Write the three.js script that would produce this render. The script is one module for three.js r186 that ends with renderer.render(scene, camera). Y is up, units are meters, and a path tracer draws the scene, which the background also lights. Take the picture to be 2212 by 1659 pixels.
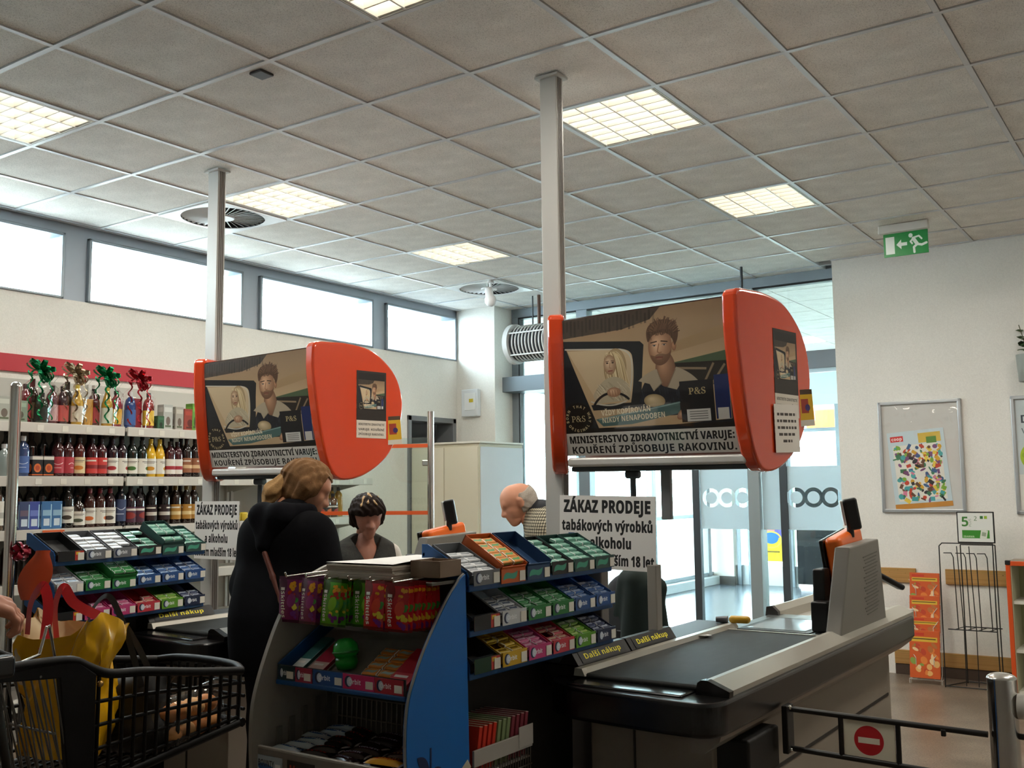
import * as THREE from 'three';
import { RoundedBoxGeometry } from 'three/addons/geometries/RoundedBoxGeometry.js';
import { mergeGeometries } from 'three/addons/utils/BufferGeometryUtils.js';
import { RectAreaLightUniformsLib } from 'three/addons/lights/RectAreaLightUniformsLib.js';

// ---------------------------------------------------------------- camera, sky, exposure
const scene = new THREE.Scene();
const camera = new THREE.PerspectiveCamera(41.556, 2212 / 1659, 0.05, 200);
camera.position.set(0, 1.415, 0);
camera.rotation.order = 'YXZ';
camera.rotation.set(0.103407, 0.600365, -0.0110245);
scene.background = new THREE.Color().setRGB(17, 18.8, 21);       // overcast white sky
const renderer = new THREE.WebGLRenderer({ antialias: true });
renderer.toneMapping = THREE.LinearToneMapping;
renderer.toneMappingExposure = 1.27;
renderer.shadowMap.enabled = true;
RectAreaLightUniformsLib.init();
const LAMP = 19;                                                    // luminance of the ceiling lamps

// ---------------------------------------------------------------- helpers
let seed = 1234567;
const rnd = () => { seed = (Math.imul(seed, 1664525) + 1013904223) >>> 0; return seed / 4294967296; };
const rr = (a, b) => a + (b - a) * rnd();
const V = (x, y, z) => new THREE.Vector3(x, y, z);
const used = new Map();
function numbered(n) { const k = used.get(n) ?? 0; used.set(n, k + 1); return k ? n + '_' + String(k).padStart(3, '0') : n; }
const mats = new Map();
function M(color, rough = 0.7, metal = 0, extra) {
  const key = color + '|' + rough + '|' + metal + '|' + (extra ? Object.entries(extra).map(([k, v]) => k + (v?.uuid ?? v)).join() : '');
  if (!mats.has(key)) mats.set(key, new THREE.MeshPhysicalMaterial({ color, roughness: rough, metalness: metal, side: THREE.DoubleSide, ...extra }));
  return mats.get(key);
}
const T = (map, rough = 0.6, extra) => M('#ffffff', rough, 0, { map, ...extra });
function put(o, parent, p, r) {
  if (p) o.position.set(...p);
  if (r) o.rotation.set(...r);
  parent.add(o);
  return o;
}
function mesh(name, geo, mat, parent, p, r) {
  const o = new THREE.Mesh(geo, mat); o.castShadow = o.receiveShadow = true;
  o.name = parent === scene ? numbered(name) : name;
  return put(o, parent, p, r);
}
function tag(o, label, category, group, kind) {
  if (label) o.userData.label = label;
  if (category) o.userData.category = category;
  if (group) o.userData.group = group;
  if (kind) o.userData.kind = kind;
  return o;
}
function thing(name, label, category, p, turn = 0, group) {
  const g = new THREE.Group(); g.name = numbered(name); scene.add(g);
  if (p) g.position.set(...p);
  g.rotation.y = turn;
  return tag(g, label, category, group);
}
function struct(name) { const g = new THREE.Group(); g.name = name; scene.add(g); g.userData.kind = 'structure'; return g; }
function copy(o, p, turn, label, group) {
  const c = o.clone(); c.name = numbered(o.name.replace(/_\d{3}$/, '')); scene.add(c);
  if (p) c.position.set(...p);
  if (turn !== undefined && turn !== null) c.rotation.y = turn;
  c.userData = { ...o.userData };
  if (label) c.userData.label = label;
  if (group) c.userData.group = group;
  return c;
}
const geos = new Map();
function B(w, h, d, r = 0) {                                         // box, with rounded edges when r is given
  const k = [w, h, d, r].map((v) => v.toFixed(4)).join();
  if (!geos.has(k)) geos.set(k, r > 0 ? new RoundedBoxGeometry(w, h, d, 2, Math.min(r, w / 2.01, h / 2.01, d / 2.01)) : new THREE.BoxGeometry(w, h, d));
  return geos.get(k);
}
function boxAt(x0, x1, y0, y1, z0, z1, r = 0) {                      // box geometry between corners
  return B(Math.abs(x1 - x0), Math.abs(y1 - y0), Math.abs(z1 - z0), r).clone().translate((x0 + x1) / 2, (y0 + y1) / 2, (z0 + z1) / 2);
}
const span = (name, mat, parent, x0, x1, y0, y1, z0, z1, r = 0) => {
  return mesh(name, B(Math.abs(x1 - x0), Math.abs(y1 - y0), Math.abs(z1 - z0), r), mat, parent, [(x0 + x1) / 2, (y0 + y1) / 2, (z0 + z1) / 2]);
};
function C(r0, r1, h, n = 20, open = false) { return new THREE.CylinderGeometry(r0, r1, h, n, 1, open); }
function rod(a, b, r, n = 8) {                                       // straight round bar geometry
  const d = b.clone().sub(a), g = new THREE.CylinderGeometry(r, r, d.length(), n);
  g.applyQuaternion(new THREE.Quaternion().setFromUnitVectors(V(0, 1, 0), d.normalize()));
  return g.translate((a.x + b.x) / 2, (a.y + b.y) / 2, (a.z + b.z) / 2);
}
function tube(pts, r, seg = 40, n = 8, closed = false) { return new THREE.TubeGeometry(new THREE.CatmullRomCurve3(pts.map((p) => (p.isVector3 ? p : V(...p))), closed, 'centripetal'), seg, r, n, closed); }
function poly(pts, r, n = 6) { return merge(pts.slice(1).map((p, i) => rod(V(...pts[i]), V(...p), r, n)).concat(pts.slice(1, -1).map((p) => new THREE.SphereGeometry(r, 6, 5).translate(...p)))); }
function merge(list) {
  return mergeGeometries(list.map((g) => { const h = g.index ? g.toNonIndexed() : g; for (const k of Object.keys(h.attributes)) if (!['position', 'normal', 'uv'].includes(k)) h.deleteAttribute(k); return h; }));
}
function lathe(pts, n = 20) { return new THREE.LatheGeometry(pts.map(([x, y]) => new THREE.Vector2(x, y)), n); }
function extrude(pts, depth, bevel = 0, seg = 2) {                   // polygon in xy, extruded along +z
  const s = pts.isShape ? pts : new THREE.Shape(pts.map(([x, y]) => new THREE.Vector2(x, y)));
  return new THREE.ExtrudeGeometry(s, { depth, bevelEnabled: bevel > 0, bevelSize: bevel, bevelThickness: bevel, bevelSegments: seg, curveSegments: 20 });
}
function sheet(nu, nv, f) {                                          // parametric surface, f(u, v) -> [x, y, z]
  const p = [], uv = [], ix = [];
  for (let j = 0; j <= nv; j++) for (let i = 0; i <= nu; i++) { p.push(...f(i / nu, j / nv)); uv.push(i / nu, j / nv); }
  for (let j = 0; j < nv; j++) for (let i = 0; i < nu; i++) { const a = j * (nu + 1) + i, b = a + nu + 1; ix.push(a, a + 1, b, b, a + 1, b + 1); }
  const g = new THREE.BufferGeometry();
  g.setAttribute('position', new THREE.Float32BufferAttribute(p, 3)); g.setAttribute('uv', new THREE.Float32BufferAttribute(uv, 2)); g.setIndex(ix); g.computeVertexNormals();
  return g;
}
function canvas(w, h, draw) {
  const c = document.createElement('canvas'); c.width = w; c.height = h;
  draw(c.getContext('2d'), w, h);
  const t = new THREE.CanvasTexture(c); t.colorSpace = THREE.SRGBColorSpace; t.magFilter = THREE.LinearFilter; t.anisotropy = 8;
  return t;
}
function fill(x, c, a, b, w, h) { x.fillStyle = c; x.fillRect(a, b, w, h); }
function text(x, s, px, py, size, color, { sx = 1, font = 'sans-serif', bold = true, align = 'left', rot = 0, w, heavy = 0 } = {}) {
  x.save(); x.translate(px, py); x.rotate(rot); x.fillStyle = color; x.font = (bold ? 'bold ' : '') + size + 'px ' + font; x.textAlign = align; x.textBaseline = 'alphabetic';
  if (w) sx = w / x.measureText(s).width;
  x.scale(sx, 1); x.fillText(s, 0, 0); if (heavy) { x.strokeStyle = color; x.lineWidth = size * heavy; x.lineJoin = 'round'; x.strokeText(s, 0, 0); } x.restore();
}
function noiseTex(size, base, amp, dots, repeat, rough) {           // speckled material grain
  const n = size * size, d = new Uint8Array(n * 4);
  const coarse = Array.from({ length: 64 }, () => rnd());
  for (let i = 0; i < n; i++) {
    const x = i % size, y = (i / size) | 0, fx = (x / size) * 8, fy = (y / size) * 8, x0 = fx | 0, y0 = fy | 0, tx = fx - x0, ty = fy - y0, q = (a, b) => coarse[(a & 7) + 8 * (b & 7)];
    const c = (q(x0, y0) * (1 - tx) + q(x0 + 1, y0) * tx) * (1 - ty) + (q(x0, y0 + 1) * (1 - tx) + q(x0 + 1, y0 + 1) * tx) * ty;
    const v = (rnd() - 0.5) * amp + (c - 0.5) * amp * 0.6 - (rnd() < dots ? amp * 2.2 : 0);
    for (let k = 0; k < 3; k++) d[i * 4 + k] = Math.max(0, Math.min(255, base[k] + v));
    d[i * 4 + 3] = 255;
  }
  const t = new THREE.DataTexture(d, size, size); t.magFilter = THREE.LinearFilter; t.wrapS = t.wrapT = THREE.RepeatWrapping; t.repeat.set(repeat, repeat);
  if (!rough) t.colorSpace = THREE.SRGBColorSpace;
  t.needsUpdate = true;
  return t;
}
// smooth-joined tapered capsules, meshed with surface nets
const cap = (a, b, ra, rb = ra) => ({ a: V(...a), b: V(...b), ra, rb });
function sdfOf(caps, k) {
  const pre = caps.map((c) => ({ ...c, d: c.b.clone().sub(c.a), l: Math.max(c.b.distanceToSquared(c.a), 1e-9), s: c.s ?? [1, 1, 1] }));
  return (x, y, z) => {
    let m = 1e3;
    for (const c of pre) {
      const px = x - c.a.x, py = y - c.a.y, pz = z - c.a.z, h = Math.max(0, Math.min(1, (px * c.d.x + py * c.d.y + pz * c.d.z) / c.l));
      const dd = Math.hypot((px - c.d.x * h), (py - c.d.y * h), (pz - c.d.z * h)) - (c.ra + (c.rb - c.ra) * h);
      const e = Math.max(k - Math.abs(m - dd), 0) / k;
      m = Math.min(m, dd) - e * e * k * 0.25;
    }
    return m;
  };
}
function nets(f, lo, hi, cell) {
  const n = [0, 1, 2].map((i) => Math.ceil((hi[i] - lo[i]) / cell) + 1), [nx, ny, nz] = n, val = new Float32Array(nx * ny * nz);
  const id = (i, j, k) => i + nx * (j + ny * k);
  for (let k = 0; k < nz; k++) for (let j = 0; j < ny; j++) for (let i = 0; i < nx; i++) val[id(i, j, k)] = f(lo[0] + i * cell, lo[1] + j * cell, lo[2] + k * cell);
  const at = new Int32Array(nx * ny * nz).fill(-1), pos = [], nor = [], uv = [], idx = [];
  for (let k = 0; k < nz - 1; k++) for (let j = 0; j < ny - 1; j++) for (let i = 0; i < nx - 1; i++) {
    let sx = 0, sy = 0, sz = 0, cnt = 0;
    for (let e = 0; e < 12; e++) {
      const ax = e >> 2, b = e & 3, o = [0, 0, 0]; o[(ax + 1) % 3] = b & 1; o[(ax + 2) % 3] = b >> 1;
      const q = [...o]; q[ax] = 1;
      const v0 = val[id(i + o[0], j + o[1], k + o[2])], v1 = val[id(i + q[0], j + q[1], k + q[2])];
      if ((v0 < 0) === (v1 < 0)) continue;
      const t = v0 / (v0 - v1);
      sx += i + o[0] + (ax === 0 ? t : 0); sy += j + o[1] + (ax === 1 ? t : 0); sz += k + o[2] + (ax === 2 ? t : 0); cnt++;
    }
    if (!cnt) continue;
    const x = lo[0] + (sx / cnt) * cell, y = lo[1] + (sy / cnt) * cell, z = lo[2] + (sz / cnt) * cell, h = cell * 0.4;
    at[id(i, j, k)] = pos.length / 3; pos.push(x, y, z); uv.push(z - 0.6 * x, y);
    const g = V(f(x + h, y, z) - f(x - h, y, z), f(x, y + h, z) - f(x, y - h, z), f(x, y, z + h) - f(x, y, z - h)).normalize(); nor.push(g.x, g.y, g.z);
  }
  for (let k = 1; k < nz - 1; k++) for (let j = 1; j < ny - 1; j++) for (let i = 1; i < nx - 1; i++) {
    const s = val[id(i, j, k)] < 0;
    const quad = (a, b, c, d, flip) => { if (Math.min(a, b, c, d) < 0) return; flip ? idx.push(a, c, b, a, d, c) : idx.push(a, b, c, a, c, d); };
    if (s !== val[id(i + 1, j, k)] < 0) quad(at[id(i, j - 1, k - 1)], at[id(i, j, k - 1)], at[id(i, j, k)], at[id(i, j - 1, k)], !s);
    if (s !== val[id(i, j + 1, k)] < 0) quad(at[id(i - 1, j, k - 1)], at[id(i - 1, j, k)], at[id(i, j, k)], at[id(i, j, k - 1)], !s);
    if (s !== val[id(i, j, k + 1)] < 0) quad(at[id(i - 1, j - 1, k)], at[id(i, j - 1, k)], at[id(i, j, k)], at[id(i - 1, j, k)], !s);
  }
  const g = new THREE.BufferGeometry();
  g.setAttribute('position', new THREE.Float32BufferAttribute(pos, 3)); g.setAttribute('normal', new THREE.Float32BufferAttribute(nor, 3)); g.setAttribute('uv', new THREE.Float32BufferAttribute(uv, 2)); g.setIndex(idx);
  return g;
}
function blob(caps, k, cell, extra) {                               // mesh of capsules (optionally through extra(f))
  const lo = [1e9, 1e9, 1e9], hi = [-1e9, -1e9, -1e9];
  for (const c of caps) for (const [p, r] of [[c.a, c.ra], [c.b, c.rb]]) [p.x, p.y, p.z].forEach((v, i) => { lo[i] = Math.min(lo[i], v - r - 2.5 * cell - 0.01); hi[i] = Math.max(hi[i], v + r + 2.5 * cell + 0.01); });
  let f = sdfOf(caps, k); if (extra) f = extra(f);
  return nets(f, lo, hi, cell);
}
// ---------------------------------------------------------------- the room
const YC = 3.218, X0 = -4.9441, Z0 = -3.4116, S = 0.6;              // ceiling height and tile grid
const XW = -6.2, ZR = -8.09, ZG = -8.42, XE = 3.6, ZB = 3.2;        // window wall, right-hand wall, glass front, walls behind the viewer
const wallTex = noiseTex(256, [232, 228, 220], 10, 0, 1.5), wallMat = T(wallTex, 0.85);
const white = M('#dedbd4', 0.6), alu = M('#8f989e', 0.45, 0.55), aluDark = M('#4b5156', 0.5, 0.4), chrome = M('#d8d6d2', 0.13, 1), black = M('#0c0c0d', 0.5), blackGloss = M('#0a0a0b', 0.22);
const pane = M('#f4fbfa', 0.02, 0, { transmission: 1, thickness: 0, ior: 1.45, side: THREE.FrontSide });
{
  const t = noiseTex(512, [116, 101, 86], 52, 0.05, 0.9);
  const f = struct('floor'); f.userData.label = 'brown speckled stone shop floor';
  mesh('slab', new THREE.PlaneGeometry(10.2, 11.8).rotateX(-Math.PI / 2), T(t, 0.32), f, [-1.2, 0, -2.55]);
  const p = f.children[0].geometry.attributes.uv; for (let i = 0; i < p.count; i++) p.setXY(i, p.getX(i) * 10.2, p.getY(i) * 11.8);
  mesh('underlay', B(15, 0.1, 22), M('#57504a', 0.9), f, [-1, -0.06, -6]);
}
const wallUv = (g, k = 0.5) => { const p = g.attributes.position, n = g.attributes.normal, u = g.attributes.uv; for (let i = 0; i < p.count; i++) u.setXY(i, (Math.abs(n.getX(i)) > 0.5 ? p.getZ(i) : p.getX(i)) * k, (Math.abs(n.getY(i)) > 0.5 ? p.getZ(i) : p.getY(i)) * k); return g; };
const slab = (name, parent, x0, x1, y0, y1, z0, z1, mat = wallMat) => mesh(name, wallUv(boxAt(x0, x1, y0, y1, z0, z1)), mat, parent);
const WIN = [0, 1, 2, 3, 4].map((k) => { const a = -3.961 + 1.517 * (k < 2 ? 2 - k : 0) - (k > 2 ? 1.517 * (k - 2) : 0); return [a, k === 4 ? -8.06 : a - 1.342]; });   // z ranges of the clerestory windows
{
  const pierMat = M('#aab2bc', 0.5, 0.15), w = struct('wall_left'), D = [-7.3, -8.04, 2.12];
  w.userData.label = 'white wall under the row of high windows';
  slab('wall_face', w, XW - 0.24, XW, 0, 2.705, ZB, D[0]); slab('wall_face', w, XW - 0.24, XW, D[2], 2.705, D[0], D[1]); slab('wall_face', w, XW - 0.24, XW, 0, 2.705, D[1], ZG);
  slab('wall_head', w, XW - 0.24, XW - 0.02, 3.15, 3.4, ZB, ZG, pierMat);
  slab('wall_face', w, XW - 0.24, XW, 2.705, 3.4, ZB, -0.75);
  WIN.forEach(([a, b], k) => {
    const g = struct('window_' + (k + 1)); g.userData.label = 'high strip window with grey aluminium frame';
    const x = XW - 0.1;
    for (const [z0, z1] of [[a, a - 0.022], [b + 0.022, b]]) mesh('window_frame', boxAt(x - 0.06, XW + 0.012, 2.705, 3.15, z0, z1, 0.006), alu, g);
    for (const [y0, y1] of [[2.705, 2.722], [3.13, 3.15]]) mesh('window_frame', boxAt(x - 0.06, XW + 0.012, y0, y1, a, b, 0.006), alu, g);
    mesh('pane', boxAt(x - 0.012, x - 0.006, 2.715, 3.14, a - 0.015, b + 0.015), pane, g);
    const nx = WIN[k + 1]; slab('pier', g, XW - 0.2, XW - 0.02, 2.705, 3.15, b, nx ? nx[0] : ZG, pierMat);
    if (k === 0) slab('pier', g, XW - 0.2, XW, 2.705, 3.15, -0.75, a, pierMat);
  });
  const p = struct('wall_corner'); p.userData.label = 'white corner pier beside the last high window';
  slab('pier_face', p, XW, -5.73, 0, YC + 0.1, ZG - 0.1, -8.07);
  const back = struct('wall_storeroom'); back.userData.label = 'dim storeroom walls behind the doorway';
  slab('wall_face', back, -7.6, -7.5, 0, 2.6, -6.6, -8.9, M('#8b8f94', 0.9)); slab('wall_face', back, -7.6, XW - 0.25, 0, 2.6, -8.9, -8.8, M('#a39c92', 0.9)); slab('wall_face', back, -7.6, XW - 0.25, 0, 2.6, -6.6, -6.5, M('#8b8f94', 0.9)); slab('wall_face', back, -7.6, XW - 0.25, 2.6, 2.7, -6.5, -8.9, M('#8b8f94', 0.9));
  const d = struct('door_1'); d.userData.label = 'grey storeroom door frame in white wall';
  for (const z of [D[0], D[1] + 0.05]) mesh('door_frame', boxAt(XW - 0.2, XW + 0.015, 0, D[2], z, z - 0.05, 0.005), M('#77797c', 0.5), d);
  mesh('door_frame', boxAt(XW - 0.2, XW + 0.015, D[2] - 0.05, D[2], D[0], D[1], 0.005), M('#77797c', 0.5), d);
  const red = struct('trim_1'); red.userData.label = 'red band running along the white wall above the shelves';
  mesh('band', boxAt(XW, XW + 0.02, 2.19, 2.3, 0.5, -6.35), M('#b8303a', 0.55), red);
  const r = struct('wall_right'); r.userData.label = 'white wall with the posters';
  slab('wall_face', r, -2.4, XE, 0, YC + 0.1, ZR - 0.2, ZR); slab('wall_face', r, -2.4, -2.3, 0, YC + 0.1, ZG - 0.12, ZR - 0.201);
  const b = struct('wall_back'); b.userData.label = 'shop walls behind the viewer';
  slab('wall_face', b, XW - 0.24, XE, 0, YC + 0.1, ZB, ZB + 0.2); slab('wall_face', b, XE, XE + 0.2, 0, YC + 0.1, ZR - 0.2, ZB + 0.2);
  const base = struct('baseboard_right'); mesh('skirting', boxAt(-2.05, XE, 0, 0.075, ZR, ZR + 0.012, 0.003), M('#4a3a2e', 0.5), base);
  const wood = canvas(512, 64, (x, w2, h) => { fill(x, '#b98f55', 0, 0, w2, h); for (let i = 0; i < 90; i++) { x.strokeStyle = `rgba(${120 + rnd() * 60 | 0},${80 + rnd() * 40 | 0},40,0.25)`; const y = rnd() * h; x.beginPath(); x.moveTo(0, y); x.bezierCurveTo(150, y + rr(-6, 6), 330, y + rr(-6, 6), w2, y + rr(-4, 4)); x.stroke(); } for (let i = 0; i < 7; i++) { fill(x, 'rgba(80,45,20,0.6)', rnd() * w2, rnd() * h, 5, 3); } });
  const bm = T(wood, 0.5);
  [[-2.17, -1.869, 0.68, 0.788], [-1.66, -0.6, 0.68, 0.79], [-2.05, 0.4, 0.078, 0.18]].forEach(([x0, x1, y0, y1], i) => { const s2 = struct('trim_' + (i + 2)); s2.userData.label = ['short wooden bumper board beside the till', 'long upper wooden bumper board', 'lower wooden bumper board above skirting'][i]; mesh('board', boxAt(x0, x1, y0, y1, ZR, ZR + 0.02, 0.003), bm, s2); });
}
// suspended ceiling: metal grid, separate mineral tiles, lamps and air diffusers in its cells
const tileTex = noiseTex(256, [234, 230, 224], 26, 0.05, 1), tileMat = T(tileTex, 0.95), gridMat = M('#d4d6d8', 0.4, 0.1);
const lampCells = [], diffCells = [[1, -1], [6, -1]];
for (const i of [-2, 1, 4]) for (const j of [0, 4, 8]) if (i > -2 || j < 8) lampCells.push([i, j]);
{
  const c = struct('ceiling'); c.userData.label = 'white suspended ceiling of square mineral tiles';
  const cellAt = (i, j) => [X0 + S * j, X0 + S * (j + 1), Z0 - S * i, Z0 - S * (i + 1)];
  const special = new Set([...lampCells, ...diffCells].map(String)), full = B(S - 0.03, 0.014, S - 0.03, 0).clone();
  const bars = [];
  for (let i = -4; i <= 8; i++) for (let j = -3; j <= 9; j++) {
    let [x0, x1, z0, z1] = cellAt(i, j); const limit = x1 > -2.4 ? ZR : ZG;
    x0 = Math.max(x0, XW); z1 = Math.max(z1, limit);
    if (x1 - x0 < 0.05 || z0 - z1 < 0.05 || special.has(i + ',' + j)) continue;
    const w = x1 - x0, d = z0 - z1, whole = w > 0.599 && d > 0.599;
    mesh('ceiling_tile', whole ? full : B(w - 0.03, 0.014, d - 0.03), tileMat, c, [(x0 + x1) / 2, YC + 0.0125, (z0 + z1) / 2]);
  }
  const zTop = Z0 + S * 4, xR = X0 + S * 10;
  for (let j = -2; j <= 10; j++) { const x = X0 + S * j, zE = x > -2.4 ? ZR : ZG; bars.push(boxAt(x - 0.012, x + 0.012, YC, YC + 0.03, zTop, zE)); }
  for (let i = -4; i <= 8; i++) { const z = Z0 - S * i; if (z > ZG) bars.push(boxAt(XW, z < ZR ? -2.4 : xR, YC - 0.0006, YC + 0.03, z - 0.012, z + 0.012)); }
  mesh('ceiling_grid', merge(bars), gridMat, c);
  mesh('ceiling_edge', merge([boxAt(XW, XW + 0.03, YC, YC + 0.02, zTop, ZG), boxAt(-2.4, xR, YC, YC + 0.02, ZR + 0.03, ZR)]), gridMat, c);
  slab('ceiling_void', c, XW - 0.24, XE + 0.2, YC + 0.16, YC + 0.26, ZB + 0.2, ZG - 0.15, M('#6d6a66', 0.9));
  slab('ceiling_field', c, XW, XE, YC + 0.004, YC + 0.03, ZB, zTop, tileMat); slab('ceiling_field', c, xR, XE, YC + 0.004, YC + 0.03, zTop, ZR, tileMat);
  // lamps
  const lou = M('#e9e6dd', 0.35), slats = [];
  const glow = new THREE.MeshStandardMaterial({ color: '#fff8ea', emissive: new THREE.Color().setRGB(1, 0.96, 0.87), emissiveIntensity: 6, roughness: 0.8 });
  for (let k = 0; k <= 4; k++) { const x = -0.27 + 0.135 * k; slats.push(boxAt(x - 0.004, x + 0.004, 0, 0.055, -0.28, 0.28)); }
  for (let k = 0; k <= 7; k++) { const z = -0.273 + 0.078 * k; slats.push(boxAt(-0.28, 0.28, 0.004, 0.05, z - 0.0035, z + 0.0035)); }
  const louver = merge(slats), tubes = [0, 1, 2, 3].map((k) => C(0.013, 0.013, 0.54, 12).rotateX(Math.PI / 2).translate(-0.2025 + 0.135 * k, 0.075, 0));
  const can = merge([boxAt(-0.285, 0.285, 0.105, 0.115, -0.285, 0.285), boxAt(-0.285, -0.28, 0, 0.105, -0.285, 0.285), boxAt(0.28, 0.285, 0, 0.105, -0.285, 0.285), boxAt(-0.285, 0.285, 0, 0.105, -0.285, -0.28), boxAt(-0.285, 0.285, 0, 0.105, 0.28, 0.285)]);
  const names = ['above the left till, at the picture\'s left edge', 'at the top of the picture', 'behind the left till\'s post', 'just right of the tall right post', 'out of view to the right', 'between the two air diffusers', 'nearest the green exit sign', 'out of view to the right'];
  lampCells.forEach(([i, j], n) => {
    const [x0, x1, z0, z1] = cellAt(i, j), t = thing('ceiling_lamp', 'square louvred fluorescent ceiling lamp ' + names[n], 'lamp', [(x0 + x1) / 2, YC, (z0 + z1) / 2], 0, 'louvred ceiling lamps');
    mesh('housing', can, lou, t);
    mesh('louver', louver, lou, t);
    tubes.forEach((g) => mesh('light_tube', g, glow, t));
    const l = new THREE.RectAreaLight(new THREE.Color().setRGB(1, 0.94, 0.83), LAMP, 0.54, 0.54); l.name = 'lamp_light'; l.position.set(0, -0.004, 0); l.rotation.x = -Math.PI / 2; t.add(l);
  });
  // swirl diffusers
  diffCells.forEach(([i, j], n) => {
    const [x0, x1, z0, z1] = cellAt(i, j), t = thing('air_diffuser', ['square ceiling air diffuser with radial blades behind the left till\'s post', 'square ceiling air diffuser with radial blades in the far corner'][n], 'diffuser', [(x0 + x1) / 2, YC - 0.002, (z0 + z1) / 2], 0, 'ceiling air diffusers');
    const sh = new THREE.Shape([[-0.29, -0.29], [0.29, -0.29], [0.29, 0.29], [-0.29, 0.29]].map(([a, b]) => new THREE.Vector2(a, b))), ho = new THREE.Path(); ho.absarc(0, 0, 0.268, 0, Math.PI * 2, true); sh.holes.push(ho);
    mesh('face_plate', new THREE.ExtrudeGeometry(sh, { depth: 0.006, bevelEnabled: false, curveSegments: 40 }).rotateX(Math.PI / 2), M('#eceeee', 0.4), t);
    mesh('duct', C(0.275, 0.275, 0.1, 40, true), M('#2c3238', 0.8), t, [0, 0.05, 0]); mesh('duct_end', new THREE.CircleGeometry(0.275, 40).rotateX(Math.PI / 2), M('#2c3238', 0.8), t, [0, 0.1, 0]);
    for (let k = 0; k < 36; k++) { const b = mesh('blade', B(0.19, 0.002, 0.022), M('#e6e9ea', 0.4), t); const a = (k / 36) * Math.PI * 2; b.position.set(Math.cos(a) * 0.17, 0.006, Math.sin(a) * 0.17); b.rotation.order = 'YXZ'; b.rotation.set(0.75, -a, 0); }
    mesh('hub', C(0.075, 0.07, 0.012, 30), M('#eceeee', 0.4), t, [0, -0.003, 0]);
  });
  tag(mesh('ceiling_sensor', B(0.075, 0.012, 0.075, 0.004), M('#26211e', 0.5), scene, [-3.273, YC - 0.002, -2.883]), 'small black square sensor plate on the ceiling', 'sensor');
  const cam = thing('security_camera', 'white security camera hanging below the far air diffuser', 'camera', [-5.02, YC, -7.02]);
  mesh('mount', C(0.025, 0.035, 0.03, 20), M('#e4e6e8', 0.4), cam, [0, -0.015, 0]); mesh('stem', C(0.012, 0.012, 0.1, 12), M('#e4e6e8', 0.4), cam, [0, -0.07, 0]);
  mesh('camera_body', lathe([[0, 0.13], [0.028, 0.125], [0.036, 0.1], [0.036, 0.05], [0.048, 0.035], [0.05, 0.0], [0.035, -0.035], [0, -0.045]]), M('#e4e6e8', 0.35), cam, [0, -0.19, 0], [0.15, 0, 0.1]);
}
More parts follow.
